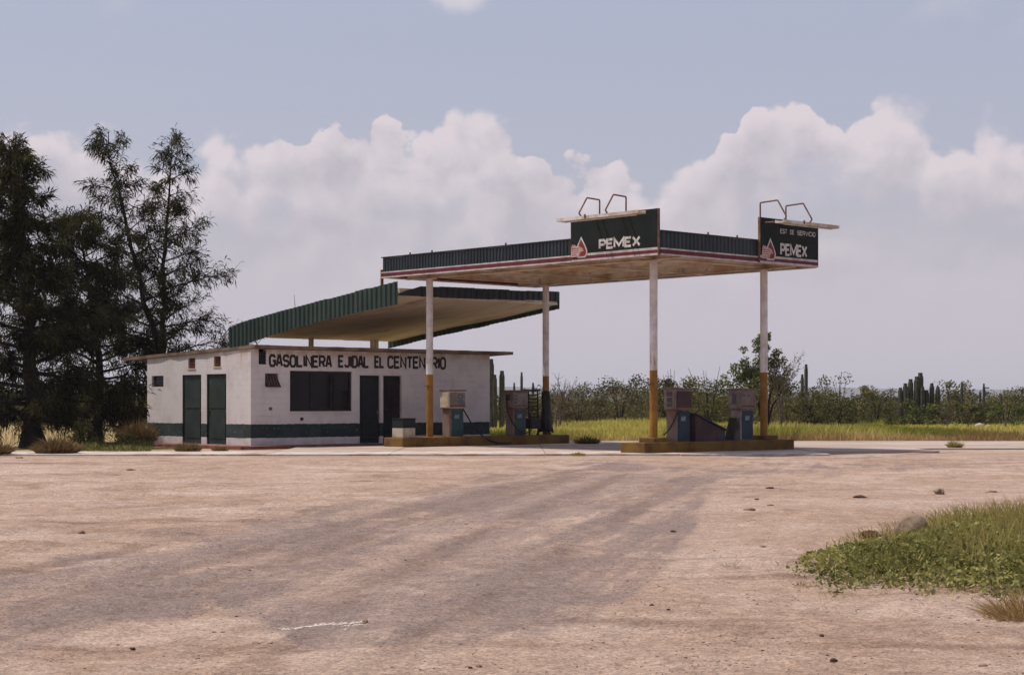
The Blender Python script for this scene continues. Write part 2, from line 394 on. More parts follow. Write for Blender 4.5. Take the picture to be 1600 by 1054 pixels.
def np_obj(name, verts, faces, m, parent=None, tint=None, smooth=False):
    me = bpy.data.meshes.new(name)
    verts = np.asarray(verts, dtype=np.float32); faces = np.asarray(faces, dtype=np.int32)
    nf, kk = faces.shape
    me.vertices.add(len(verts)); me.vertices.foreach_set('co', verts.ravel())
    me.loops.add(nf * kk); me.loops.foreach_set('vertex_index', faces.ravel())
    me.polygons.add(nf); me.polygons.foreach_set('loop_start', np.arange(nf, dtype=np.int32) * kk)
    if tint is not None:
        a = me.attributes.new('tint', 'FLOAT', 'FACE'); a.data.foreach_set('value', np.asarray(tint, dtype=np.float32))
    me.update(calc_edges=True); me.validate()
    if smooth: me.polygons.foreach_set('use_smooth', np.ones(nf, dtype=bool))
    me.materials.append(M[m] if isinstance(m, str) else m)
    o = bpy.data.objects.new(name, me); COL.objects.link(o)
    if parent: o.parent = parent
    return o


def tag(o, label, cat, group=None, kind=None):
    o['label'] = label; o['category'] = cat
    if group: o['group'] = group
    if kind: o['kind'] = kind
    return o

def structure(o, label=None):
    o['kind'] = 'structure'
    if label: o['label'] = label
    return o

def thing(name, label, cat, loc=(0, 0, 0), rz=0.0, group=None):
    o = bpy.data.objects.new(name, None); COL.objects.link(o)
    o.location = loc; o.rotation_euler = (0, 0, rz); o.empty_display_size = 0.3
    return tag(o, label, cat, group)

def gp(px, py):
    """the spot on the flat ground seen at a pixel of the photograph"""
    y = F * EYE / (py - HOR)
    return Vector(((px - 800) / F * y, y, 0.0))

def at(px, y, z=0.0):
    return Vector(((px - 800) / F * y, y, z))

def vnoise(x, y, seed=0):
    """smooth value noise in numpy"""
    xi = np.floor(x).astype(np.int64); yi = np.floor(y).astype(np.int64)
    fx = x - xi; fy = y - yi
    fx = fx * fx * (3 - 2 * fx); fy = fy * fy * (3 - 2 * fy)
    def h(a, b):
        n = (a * 374761393 + b * 668265263 + seed * 974634777) & 0x7fffffff
        n = ((n ^ (n >> 13)) * 1274126177) & 0x7fffffff
        return ((n ^ (n >> 16)) & 0xffff) / 65535.0
    return (h(xi, yi) * (1 - fx) + h(xi + 1, yi) * fx) * (1 - fy) + (h(xi, yi + 1) * (1 - fx) + h(xi + 1, yi + 1) * fx) * fy

def fbm(x, y, seed=0, octv=4):
    s = 0; a = 0.5; tot = 0
    for i in range(octv):
        s = s + a * vnoise(x * 2 ** i, y * 2 ** i, seed + i); tot += a; a *= 0.5
    return s / tot


# ------------------------------------------------------------------ ground
def sstep(x, a, b):
    t = np.clip((x - a) / (b - a), 0, 1); return t * t * (3 - 2 * t)

def ground_material():
    m = bpy.data.materials.new('dusty_ground'); m.use_nodes = True
    t = NT(m.node_tree); b = t.n['Principled BSDF']
    geo = t.new('ShaderNodeNewGeometry'); v = geo.outputs['Position']
    at_ = t.new('ShaderNodeAttribute', attribute_name='asphalt').outputs['Fac']
    veg = t.new('ShaderNodeAttribute', attribute_name='soil').outputs['Fac']
    big = t.noise(v, 0.35, 5.0, 0.6)
    mid = t.noise(v, 2.2, 6.0, 0.65)
    fine = t.noise(v, 26.0, 5.0, 0.7)
    grit = t.noise(v, 95.0, 3.0, 0.7)
    # tyre streaks run along the sweep of the drive
    along = t.new('ShaderNodeVectorMath', {0: v, 1: (0.045, 0.20, 0)}, operation='DOT_PRODUCT').outputs['Value']
    across = t.new('ShaderNodeVectorMath', {0: v, 1: (2.4, -0.53, 0)}, operation='DOT_PRODUCT').outputs['Value']
    st = t.noise(t.new('ShaderNodeCombineXYZ', {0: across, 1: along, 2: 0.0}).outputs[0], 1.0, 8.0, 0.68)
    dust = t.mix(t.smooth(mid, 0.35, 0.68), (0.405, 0.290, 0.224, 1), (0.322, 0.217, 0.160, 1))
    dust = t.mix(t.smooth(big, 0.42, 0.66), dust, (0.455, 0.342, 0.276, 1))
    dust = t.mix(t.smooth(t.noise(v, 0.9, 5.0, 0.6), 0.54, 0.74, 0.0, 0.75), dust, (0.235, 0.148, 0.102, 1))
    crossn = t.noise(t.new('ShaderNodeMapping', {0: v, 3: (0.16, 1.5, 1)}).outputs[0], 1.0, 6.0, 0.62)
    dust = t.mix(t.smooth(crossn, 0.54, 0.70, 0.0, 0.7), dust, (0.205, 0.128, 0.090, 1))  # shade of the low sideways ridges painted in as brown streaks
    asp = t.mix(t.smooth(grit, 0.36, 0.64), (0.186, 0.135, 0.118, 1), (0.280, 0.212, 0.186, 1))
    asp = t.mix(t.smooth(fine, 0.40, 0.70, 0.0, 0.55), asp, (0.27, 0.20, 0.172, 1))
    a = t.math('ADD', at_, t.math('MULTIPLY', t.math('SUBTRACT', mid, 0.5), 0.75))
    a = t.math('ADD', a, t.math('MULTIPLY', t.math('SUBTRACT', st, 0.5), 2.2))
    a = t.math('ADD', a, t.math('MULTIPLY', t.math('SUBTRACT', fine, 0.5), 0.35))
    a = t.smooth(a, 0.15, 0.90)
    col = t.mix(a, dust, asp)
    trk = t.new('ShaderNodeAttribute', attribute_name='track').outputs['Fac']
    trk = t.math('MULTIPLY', trk, t.smooth(t.noise(v, 1.7, 6.0, 0.7), 0.30, 0.62))
    col = t.mix(t.math('MULTIPLY', trk, 0.42), col, (0.165, 0.108, 0.082, 1))
    lgt = t.new('ShaderNodeAttribute', attribute_name='dustline').outputs['Fac']
    lgt = t.math('MULTIPLY', lgt, t.smooth(t.noise(v, 2.3, 6.0, 0.7), 0.34, 0.62))
    col = t.mix(t.math('MULTIPLY', lgt, 0.45), col, (0.40, 0.300, 0.242, 1))
    speck = t.smooth(grit, 0.60, 0.72)
    col = t.mix(t.math('MULTIPLY', speck, 0.5), col, (0.17, 0.105, 0.08, 1))
    spl = t.smooth(t.noise(v, 60.0, 3.0, 0.6), 0.62, 0.72)
    col = t.mix(t.math('MULTIPLY', spl, 0.4), col, (0.52, 0.42, 0.35, 1))
    # gravel: every stone of the surface has its own shade, at two sizes
    vd = t.new('ShaderNodeVectorMath', {0: v, 1: (1.0, 1.0, 0.0)}, operation='MULTIPLY').outputs[0]
    for sc, amt in ((62.0, 0.30), (21.0, 0.14), (7.0, 0.05)):
        vc = t.new('ShaderNodeTexVoronoi', {'Vector': vd, 'Scale': sc}, feature='F1', voronoi_dimensions='2D')
        g = t.new('ShaderNodeSeparateColor', {0: vc.outputs['Color']}).outputs[0]
        fct = t.lin(g, 0.0, 1.0, 1.0 - amt, 1.0 + amt * 0.85)
        col = t.mix(1.0, col, t.new('ShaderNodeCombineColor', {0: fct, 1: fct, 2: fct}).outputs[0], 'MULTIPLY')
    soil = t.mix(t.smooth(mid, 0.4, 0.65), (0.33, 0.235, 0.13, 1), (0.25, 0.21, 0.07, 1))
    col = t.mix(veg, col, soil)
    t.put(b, 'Base Color', col)
    b.inputs['Roughness'].default_value = 0.95
    b.inputs['Specular IOR Level'].default_value = 0.1
    h = t.math('ADD', t.math('MULTIPLY', fine, 0.6), t.math('MULTIPLY', grit, 0.3))
    h = t.math('ADD', h, t.math('MULTIPLY', mid, 0.9))
    t.put(b, 'Normal', t.new('ShaderNodeBump', {'Strength': 0.9, 'Distance': 0.034, 'Height': h}).outputs[0])
    return m

def ground_z(gx, gy):
    gx = np.asarray(gx, float); gy = np.asarray(gy, float)
    z = (fbm(gx * 0.5, gy * 0.5, 3, 4) - 0.5) * 0.09 + (fbm(gx * 2.2, gy * 2.2, 9, 4) - 0.5) * 0.05 + (fbm(gx * 7, gy * 7, 15, 3) - 0.5) * 0.022
    # wheel ruts along the sweep and sideways ridges on the left
    q = gx * 0.975 - gy * 0.22
    pth = gx * 0.22 + gy * 0.975
    z += (fbm(q * 1.9, pth * 0.12, 21, 3) - 0.5) * 0.05
    z += (fbm(gx * 0.25, gy * 2.4, 27, 3) - 0.5) * 0.09 * sstep(-gx, -1, 4)
    flat = sstep(gy, 43.0, 47.3)
    z = z * (1 - flat) + flat * (-0.035) - 0.012
    return z

def gz(p, sink=0.0):
    """a point dropped onto the uneven dirt"""
    return Vector((p[0], p[1], float(ground_z(p[0], p[1])) - sink))

def build_ground():
    ys = list(np.geomspace(5.0, 75.0, 420)) + list(np.geomspace(77.0, 400.0, 60)) + list(np.geomspace(430, 9000, 30))
    ys = [-80.0, -30.0, -8.0, 0.0, 3.0] + ys
    ys = np.array(ys)
    ss = np.linspace(-1, 1, 361)
    ss = np.sign(ss) * (np.abs(ss) * 0.55 + 0.45 * np.abs(ss) ** 4)      # denser in the middle
    half = np.maximum(np.abs(ys), 8.0) * 0.62 + 4
    half[:5] = 60
    half = np.where(ys > 75, half * 1.6, half)
    gx = ss[None, :] * half[:, None]; gy = np.repeat(ys[:, None], len(ss), 1)
    z = ground_z(gx, gy)
    # asphalt: a worn drive sweeping from the lower left to the forecourt
    P = np.array([(800 + F * gx / np.maximum(gy, 1.0)), HOR + F * EYE / np.maximum(gy, 1.0)])
    px, py = P
    upper = np.interp(px, [-300, 0, 250, 450, 640, 760, 900, 1600], [925, 872, 838, 797, 760, 735, 716, 712])
    lower = np.interp(px, [-300, 0, 180, 330, 480, 640, 800, 950, 1030, 1085, 1115, 1180, 1300, 1600], [1130, 1010, 985, 935, 1010, 1030, 1000, 968, 905, 840, 775, 748, 738, 735])
    wob = (fbm(gx * 0.8, gy * 0.8, 33, 4) - 0.5) * 60
    d = np.minimum(py - upper, lower - py) + wob
    asp = sstep(d, -14, 30)
    asp = np.where(gy < 5.5, 0.3, asp)
    patch = sstep(fbm(gx * 0.4, gy * 0.25, 41, 4), 0.45, 0.62)
    asp = asp * (0.60 + 0.3 * patch)
    # tyre tracks: worn dark lines and lines of pale dust thrown up between them
    def lines(paths, wd):
        acc = np.zeros_like(gx)
        near = (gy > 7) & (gy < 48)
        X_, Y_ = gx[near], gy[near]; A = np.zeros_like(X_)
        jit = (fbm(X_ * 0.7, Y_ * 0.35, 91, 3) - 0.5) * 0.35
        for pts_ in paths:
            g = np.array([tuple(gp(a, b))[:2] for a, b in pts_])
            q = np.linspace(0, 1, 60); k_ = np.linspace(0, 1, len(g))
            cx_ = np.interp(q, k_, g[:, 0]); cy_ = np.interp(q, k_, g[:, 1])
            d2 = np.full_like(X_, 9.0)
            for i_ in range(len(q) - 1):
                ax_, ay_, bx2, by2 = cx_[i_], cy_[i_], cx_[i_ + 1], cy_[i_ + 1]
                ex_, ey_ = bx2 - ax_, by2 - ay_; l2 = ex_ * ex_ + ey_ * ey_ + 1e-9
                tt = np.clip(((X_ - ax_) * ex_ + (Y_ - ay_) * ey_) / l2, 0, 1)
                d2 = np.minimum(d2, np.hypot(X_ - ax_ - tt * ex_, Y_ - ay_ - tt * ey_))
            A = np.maximum(A, 1 - sstep(np.abs(d2 + jit), wd * 0.35, wd))
        acc[near] = A
        return acc
    dark = lines([[(-60, 968), (180, 915), (420, 850), (640, 795), (860, 745), (960, 722)], [(-60, 905), (220, 852), (440, 806), (640, 770), (800, 742)],
                  [(330, 1080), (520, 950), (700, 850), (860, 782), (990, 738)], [(540, 1080), (720, 960), (880, 862), (1000, 790), (1060, 745)],
                  [(-60, 1010), (260, 930), (520, 850), (760, 780), (920, 738)], [(700, 990), (880, 966), (1060, 972), (1200, 985)]], 0.22)
    cross = lines([[(60, 802), (200, 797), (330, 789), (440, 781)], [(150, 790), (280, 786), (390, 788)], [(160, 762), (330, 758), (470, 755)], [(20, 828), (110, 822), (190, 808)], [(1110, 770), (1300, 762), (1560, 765)], [(1330, 990), (1450, 975), (1600, 982)]], 0.28)
    dark = np.maximum(dark, cross)
    pale = lines([[(-60, 935), (200, 880), (430, 826), (650, 780), (840, 740)], [(430, 1080), (610, 950), (780, 850), (930, 778), (1030, 738)], [(200, 1040), (420, 940), (640, 850), (840, 775), (960, 735)], [(1060, 900), (1110, 830), (1130, 775)]], 0.34)
    # soil where things grow
    soil = sstep(gy, 64.5, 67.0) * sstep(gy + gx * 0.0, 64, 66)
    left = sstep(-gx, 9.5, 11.0) * sstep(gy, 51.3, 52.5)
    soil = np.maximum(soil, left)
    nrow, ncol = gx.shape
    verts = np.stack([gx, gy, z], -1).reshape(-1, 3)
    idx = np.arange(nrow * ncol).reshape(nrow, ncol)
    faces = np.stack([idx[:-1, :-1], idx[:-1, 1:], idx[1:, 1:], idx[1:, :-1]], -1).reshape(-1, 4)
    o = np_obj('ground', verts, faces, ground_material(), smooth=True)
    for nm, arr in (('asphalt', asp), ('soil', soil), ('track', dark), ('dustline', pale)):
        a = o.data.attributes.new(nm, 'FLOAT', 'POINT'); a.data.foreach_set('value', arr.reshape(-1).astype(np.float32))
    structure(o, 'dusty tan dirt ground with worn grey asphalt drive')
    return o

build_ground()

# low far hills on the horizon
def build_hills():
    xs = np.linspace(-3200, 3200, 320)
    rows = [(2500, -1.0), (2600, 0.25), (2800, 0.75), (3050, 1.0), (3400, 0.8), (3900, -0.1)]
    ridge = 14 + 20 * fbm(xs * 0.0022 + 5, xs * 0 + 2, 5, 4) + 6 * fbm(xs * 0.014, xs * 0, 8, 3)
    V = []
    for y, k in rows:
        z = ridge * k if k > 0 else np.full_like(xs, -4.0)
        V.append(np.stack([xs, np.full_like(xs, y) + 60 * np.sin(xs * 0.004), z], -1))
    V = np.array(V) * np.array([2.0, 2.0, 1.75]); nr, nc = V.shape[:2]
    idx = np.arange(nr * nc).reshape(nr, nc)
    faces = np.stack([idx[:-1, :-1], idx[:-1, 1:], idx[1:, 1:], idx[1:, :-1]], -1).reshape(-1, 4)
    structure(np_obj('hills', V.reshape(-1, 3), faces, 'hill', smooth=True), 'low blue grey hills on the horizon')
build_hills()

# ------------------------------------------------------------------ station frames
TH = R(42.93)
U = Vector((math.cos(TH), math.sin(TH), 0)); V_ = Vector((-math.sin(TH), math.cos(TH), 0))
P0 = Vector(((392 - 800) / F * 55.5, 55.5, 0))         # near corner of the building
C0 = Vector((4.17, 48.3, 0))                           # near corner of the canopy
def cw(b, a, z=0.0): return C0 + U * b + V_ * a + Vector((0, 0, z))
def bw(x, y, z=0.0): return P0 + U * x + V_ * y + Vector((0, 0, z))

# forecourt: sunbleached concrete in separate cast slabs
def slab(name, poly, z0, z1, m, parent=None):
    mb = MB(); mb.prism(poly, lambda p, q, d: (p, q, d), z1, z0)
    return mb.obj(name, m, parent, fix=True)

fc = bpy.data.objects.new('forecourt', None); COL.objects.link(fc); structure(fc, 'pale concrete forecourt of cast slabs under the canopy')
rng = random.Random(3)
xs = [-40.0]
while xs[-1] < 24.0: xs.append(xs[-1] + rng.uniform(3.2, 4.4))
for i in range(len(xs) - 1):
    x0, x1 = xs[i] + 0.012, xs[i + 1] - 0.012
    wob = lambda: rng.uniform(-0.10, 0.10)
    zt = rng.uniform(-0.006, 0.006)
    if x0 > 7.6: continue
    slab('slab', [(x0, 48.25 + wob()), (x1, 48.25 + wob()), (x1, 51.2), (x0, 51.2)], -0.25, zt, 'concrete', fc)
ys_ = [51.22, 54.6, 58.0, 61.4, 64.8]
for j in range(4):
    for i in range(len(xs) - 1):
        if xs[i] < -9.6 or (j == 0 and xs[i] > 12): continue
        slab('slab', [(xs[i] + 0.012, ys_[j] + 0.012), (xs[i + 1] - 0.012, ys_[j] + 0.012), (xs[i + 1] - 0.012, ys_[j + 1] - 0.012), (xs[i] + 0.012, ys_[j + 1] - 0.012)], -0.25, rng.uniform(-0.008, 0.004), 'concretedusty', fc)

# ------------------------------------------------------------------ lettering built from strokes
GL = {
 'G': [[(1, .78), (.78, 1), (.22, 1), (0, .78), (0, .22), (.22, 0), (.78, 0), (1, .22), (1, .48), (.55, .48)]],
 'A': [[(0, 0), (.36, 1), (.64, 1), (1, 0)], [(.17, .32), (.83, .32)]],
 'S': [[(1, .8), (.78, 1), (.22, 1), (0, .8), (0, .66), (.22, .52), (.78, .48), (1, .34), (1, .2), (.78, 0), (.22, 0), (0, .2)]],
 'O': [[(.25, 0), (0, .2), (0, .8), (.25, 1), (.75, 1), (1, .8), (1, .2), (.75, 0), 'c']],
 'L': [[(0, 1), (0, 0), (1, 0)]],
 'I': [[(.5, 1), (.5, 0)]],
 'N': [[(0, 0), (0, 1), (1, 0), (1, 1)]],
 'E': [[(1, 1), (0, 1), (0, 0), (1, 0)], [(0, .52), (.85, .52)]],
 'R': [[(0, 0), (0, 1), (.75, 1), (1, .82), (1, .62), (.75, .46), (0, .46)], [(.5, .46), (1, 0)]],
 'J': [[(1, 1), (1, .2), (.78, 0), (.22, 0), (0, .2)]],
 'D': [[(0, 0), (0, 1), (.7, 1), (1, .76), (1, .24), (.7, 0), 'c']],
 'C': [[(1, .8), (.78, 1), (.22, 1), (0, .8), (0, .2), (.22, 0), (.78, 0), (1, .2)]],
 'T': [[(0, 1), (1, 1)], [(.5, 1), (.5, 0)]],
 'P': [[(0, 0), (0, 1), (.75, 1), (1, .82), (1, .62), (.75, .45), (0, .45)]],
 'M': [[(0, 0), (0, 1), (.5, .2), (1, 1), (1, 0)]],
 'X': [[(0, 0), (1, 1)], [(0, 1), (1, 0)]],
 'V': [[(0, 1), (.5, 0), (1, 1)]],
}

def stroke(mb, pts, t, fn, d):
    closed = pts[-1] == 'c'
    P = [Vector((p[0], p[1])) for p in pts if p != 'c']
    n = len(P); L = []; Rr = []
    for i in range(n):
        a = P[i - 1] if (i > 0 or closed) else None
        c = P[(i + 1) % n] if (i < n - 1 or closed) else None
        d0 = (P[i] - a).normalized() if a is not None else None
        d1 = (c - P[i]).normalized() if c is not None else None
        if d0 is None: d0 = d1
        if d1 is None: d1 = d0
        n0 = Vector((-d0.y, d0.x)); n1 = Vector((-d1.y, d1.x))
        m = (n0 + n1)
        m = m.normalized() if m.length > 1e-4 else n0
        k = min(1.0 / max(m.dot(n0), 0.35), 2.2)
        L.append(P[i] + m * (t / 2 * k)); Rr.append(P[i] - m * (t / 2 * k))
    o = len(mb.v)
    for a, b in zip(L, Rr): mb.v += [tuple(fn(a.x, a.y, d)), tuple(fn(b.x, b.y, d))]
    for i in range(n if closed else n - 1):
        j = (i + 1) % n
        mb.f.append((o + 2 * i, o + 2 * i + 1, o + 2 * j + 1, o + 2 * j))

def word(mb, text, x0, x1, z0, z1, t, fn, d=0.004, gap=0.34, narrow={'I': 0.15}, wiggle=0.0, seed=1, step=0.0006):
    rg = random.Random(seed)
    ws = [narrow.get(c, 1.0) for c in text]
    tot = sum(ws) + gap * (len(text) - 1)
    unit = (x1 - x0 - t) / tot
    x = x0 + t / 2
    for c, w in zip(text, ws):
        zo = rg.uniform(-1, 1) * wiggle
        for k, s in enumerate(GL[c]):
            pts = []
            for p in s:
                if p == 'c': pts.append('c'); continue
                pts.append((x + p[0] * w * unit, z0 + t / 2 + zo + p[1] * (z1 - z0 - t)))
            stroke(mb, pts, t, fn, d + k * step)
        x += (w + gap) * unit


# ------------------------------------------------------------------ the building
BL, BD = 10.35, 6.32                   # length of the front, depth
ZF, ZB = 3.16, 2.96                    # wall height front, back (the roof falls to the back)

def wall_mesh(run, ztop0, ztop1, holes, fn, thick):
    """a wall with real openings; fn(s, z, depth) -> local point; its top may fall along its run"""
    ss = sorted(set([0, run] + [h[0] for h in holes] + [h[1] for h in holes]))
    zs = sorted(set([0.0, 1e3] + [h[2] for h in holes] + [h[3] for h in holes]))
    zz = lambda s, z: (ztop0 + (ztop1 - ztop0) * s / run) if z > 900 else z
    solid = {}
    for i in range(len(ss) - 1):
        for j in range(len(zs) - 1):
            cs, cz = (ss[i] + ss[i + 1]) / 2, (zs[j] + min(zs[j + 1], 3.0)) / 2
            solid[i, j] = not any(h[0] < cs < h[1] and h[2] < cz < h[3] for h in holes)
    mb = MB()
    for (i, j), s in solid.items():
        if not s: continue
        a, b, c, d = (ss[i], zs[j]), (ss[i + 1], zs[j]), (ss[i + 1], zs[j + 1]), (ss[i], zs[j + 1])
        q = [fn(p, zz(p, z), 0) for p, z in (a, b, c, d)]; r = [fn(p, zz(p, z), thick) for p, z in (a, b, c, d)]
        mb.add(q, [(0, 1, 2, 3)]); mb.add(r, [(3, 2, 1, 0)])
        for (di, dj), (e, f_) in {(0, -1): (0, 1), (1, 0): (1, 2), (0, 1): (2, 3), (-1, 0): (3, 0)}.items():
            if not solid.get((i + di, j + dj), False):
                mb.add([q[e], r[e], r[f_], q[f_]], [(0, 1, 2, 3)])
    return mb

bld = thing('station_building', 'low white blockhouse with green band, lettered front and flat roof', 'building', P0, TH)
front_holes = [(0.3, 0.6, 2.67, 3.08), (0.55, 1.07, 1.97, 2.38), (1.53, 4.08, 1.15, 2.48), (4.41, 5.30, 0.06, 2.36), (5.43, 6.25, 0.06, 2.36)]
left_holes = [(5.26, 6.02, 1.98, 2.36), (3.27, 3.70, 2.54, 2.93), (1.73, 2.15, 2.58, 2.96), (2.90, 4.06, 0.06, 2.37), (1.41, 2.57, 0.06, 2.38)]
TW = 0.18
wf = wall_mesh(BL, ZF, ZF, front_holes, lambda s, z, d: (s, d, z), TW).obj('wall', 'wall', bld, fix=True)
wall_mesh(BD - 2 * TW - 0.004, ZF - 0.006, ZB + 0.006, [(h[0] - TW, h[1] - TW, h[2], h[3]) for h in left_holes],
          lambda s, z, d: (d, s + TW + 0.002, z), TW).obj('wall', 'wall', bld, fix=True)
MB().box((BL - TW, TW + 0.002, 0), (BL, BD - TW - 0.002, ZB)).obj('wall', 'wall', bld)
MB().box((0, BD - TW, 0), (BL, BD, ZB)).obj('wall', 'wall', bld)
MB().box((TW, TW, 0.0), (BL - TW, BD - TW, 0.05)).obj('floor', 'concrete', bld)
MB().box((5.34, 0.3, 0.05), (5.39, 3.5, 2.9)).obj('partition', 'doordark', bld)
MB().box((0.3, 1.38, 0.05), (5.0, 1.44, 2.9)).obj('partition', 'doordark', bld)  # near-black colour stands in for the shaded room behind the window
# roof: a thin concrete slab with an uneven edge, wide at the back and right
def roof():
    mb = MB()
    x0, x1, y0, y1 = -0.05, 11.24, -0.30, 7.80
    zt = lambda y: ZF + (ZB - ZF) * (y / BD)
    nx, ny = 24, 14; rg = random.Random(5)
    top, bot = {}, {}
    for i in range(nx + 1):
        for j in range(ny + 1):
            ex = 0.02 * rg.uniform(-1, 1) if i in (0, nx) else 0
            ey = 0.02 * rg.uniform(-1, 1) if j in (0, ny) else 0
            x = x0 + (x1 - x0) * i / nx + ex; y = y0 + (y1 - y0) * j / ny + ey
            z = zt(y) + 0.003 + 0.012 * rg.uniform(0, 1) * (j in (0, ny) or i in (0, nx))
            bot[i, j] = len(mb.v); mb.v.append((x, y, z + (0.0 if 0 < i < nx and 0 < j < ny else 0.0)))
            top[i, j] = len(mb.v); mb.v.append((x, y, z + 0.105))
    for i in range(nx):
        for j in range(ny):
            mb.f.append((top[i, j], top[i + 1, j], top[i + 1, j + 1], top[i, j + 1]))
            mb.f.append((bot[i, j + 1], bot[i + 1, j + 1], bot[i + 1, j], bot[i, j]))
    for i in range(nx):
        mb.f.append((bot[i, 0], bot[i + 1, 0], top[i + 1, 0], top[i, 0]))
        mb.f.append((bot[i + 1, ny], bot[i, ny], top[i, ny], top[i + 1, ny]))
    for j in range(ny):
        mb.f.append((bot[0, j + 1], bot[0, j], top[0, j], top[0, j + 1]))
        mb.f.append((bot[nx, j], bot[nx, j + 1], top[nx, j + 1], top[nx, j]))
    return mb.obj('roof', 'roof_slab', bld)
roof()
# doors of the washrooms, left side
for (s0, s1, z0, z1), in zip([h for h in left_holes[3:]]):
    d = MB().box((0.05, s0 + 0.015, z0), (0.09, s1 - 0.015, z1 - 0.015)).obj('door', 'door', bld)
    for zz_ in (0.25, 1.25):
        pn = MB().box((0.036, s0 + 0.12, zz_), (0.049, s1 - 0.12, zz_ + 0.85)).obj('panel', 'door', d, bevel=0.005)
    hy = s0 + 0.09 if s0 > 2.6 else s1 - 0.09
    MB().box((0.005, hy - 0.025, 1.02), (0.049, hy + 0.025, 1.14)).obj('handle', 'metaldark', d)
    f_ = MB(); f_.box((0.02, s0, z0), (0.10, s0 + 0.013, z1)); f_.box((0.02, s1 - 0.013, z0), (0.10, s1, z1)); f_.box((0.02, s0 + 0.013, z1 - 0.013), (0.10, s1 - 0.013, z1))
    f_.obj('frame', 'metaldark', d)
# vents of stacked clay blocks above them, and on the front
for (s0, s1, z0, z1) in left_holes[1:3]:
    vt = MB().box((0.06, s0, z0), (0.12, s1, z1)).obj('vent', 'vent', bld)
    MB().box((-0.02, s0 - 0.02, z0 + 0.002), (0.06, s1 + 0.02, z0 + 0.045)).obj('sill', 'sill', vt)
    for q in (0.28, 0.52, 0.76):
        MB().box((0.03, s0 + 0.002, z0 + (z1 - z0) * q), (0.06, s1 - 0.002, z0 + (z1 - z0) * q + 0.03)).obj('slat', 'vent', vt)
h = left_holes[0]
w_ = MB().box((0.10, h[0], h[2]), (0.115, h[1], h[3])).obj('window', 'glass', bld)
for q in (0, 0.25, 0.5, 0.75, 1.0):
    z = h[2] + (h[3] - h[2] - 0.025) * q
    MB().box((0.05, h[0], z), (0.10, h[1], z + 0.025)).obj('louvre', 'metaldark', w_)
h = front_holes[0]
vt = MB().box((h[0], 0.06, h[2]), (h[1], 0.12, h[3])).obj('vent', 'doordark', bld)
for q in (0.05, 0.3, 0.55, 0.8): MB().box((h[0] + 0.002, 0.01, h[2] + (h[3] - h[2]) * q), (h[1] - 0.002, 0.06, h[2] + (h[3] - h[2]) * q + 0.035)).obj('slat', 'doordark', vt)
# small hopper window on the front, its grille tilting out
h = front_holes[1]
w_ = MB().box((h[0], 0.11, h[2]), (h[1], 0.12, h[3])).obj('window', 'glass', bld)
g_ = MB().prism([(h[0] + 0.03, h[3] - 0.01), (h[1] - 0.06, h[3] - 0.01), (h[1] + 0.06, h[2] - 0.03), (h[0], h[2] - 0.03)],
                lambda p, q, d: (p, d - 0.14 * (h[3] - q) / (h[3] - h[2]), q), 0.09, 0.07).obj('shutter', 'metaldark', w_, fix=True)
for q in (0.2, 0.4, 0.6, 0.8):
    x = h[0] + (h[1] - h[0]) * q
    MB().tube([(x, 0.06, h[3] - 0.02), (x + 0.03, -0.08, h[2])], 0.011, 5).obj('bar', 'arm', w_)
# the big shop window: frame, mullions, panes, a faded curtain behind
h = front_holes[2]
wn = MB(); fr_ = 0.06
wn.box((h[0], 0.05, h[2]), (h[1], 0.13, h[2] + fr_)); wn.box((h[0], 0.05, h[3] - fr_), (h[1], 0.13, h[3]))
wn.box((h[0], 0.05, h[2] + fr_), (h[0] + fr_, 0.13, h[3] - fr_)); wn.box((h[1] - fr_, 0.05, h[2] + fr_), (h[1], 0.13, h[3] - fr_))
wn = wn.obj('window', 'metaldark', bld)
cuts = [h[0] + fr_, h[0] + 0.9, h[0] + 1.72, h[1] - fr_]
for i in range(3):
    a, b = cuts[i] + (0.02 if i else 0), cuts[i + 1] - (0.02 if i < 2 else 0)
    MB().box((a, 0.09, h[2] + fr_), (b, 0.096, h[3] - fr_)).obj('pane', 'glass', wn)
    if i: MB().box((cuts[i] - 0.02, 0.06, h[2] + fr_), (cuts[i] + 0.02, 0.12, h[3] - fr_)).obj('mullion', 'metaldark', wn)
cu = MB(); nn = 26
for i in range(nn + 1):
    x = h[0] + 1.80 + 0.62 * i / nn; y = 0.26 + 0.03 * math.sin(i * 1.9)
    cu.v += [(x, y, h[2] + 0.05), (x, y + 0.01, h[3] - 0.12)]
    if i: cu.f.append((2 * i - 2, 2 * i, 2 * i + 1, 2 * i - 1))
cu.obj('curtain', 'curtain', wn, smooth=True)
MB().box((h[0] - 0.03, -0.05, h[2] - 0.05), (h[1] + 0.03, 0.0 - 0.002, h[2] - 0.005)).obj('sill', 'wall', wn)
# front doors: a plain sheet door and a barred one
h = front_holes[3]
d = MB().box((h[0] + 0.015, 0.07, h[2]), (h[1] - 0.015, 0.11, h[3] - 0.015)).obj('door', 'doordark', bld)
for z in (0.22, 0.95, 1.65): MB().box((h[0] + 0.12, 0.055, z), (h[1] - 0.12, 0.069, z + 0.6)).obj('panel', 'doordark', d, bevel=0.005)
MB().box((h[1] - 0.12, 0.02, 1.05), (h[1] - 0.07, 0.069, 1.17)).obj('handle', 'arm', d)
h = front_holes[4]
d = MB().box((h[0] + 0.015, 0.10, h[2]), (h[1] - 0.015, 0.13, h[3] - 0.015)).obj('door', 'doordark', bld)
for i in range(8):
    x = h[0] + 0.08 + (h[1] - h[0] - 0.16) * i / 7
    MB().tube([(x, 0.06, h[2] + 0.02), (x, 0.06, h[3] - 0.03)], 0.012, 6).obj('bar', 'metaldark', d)
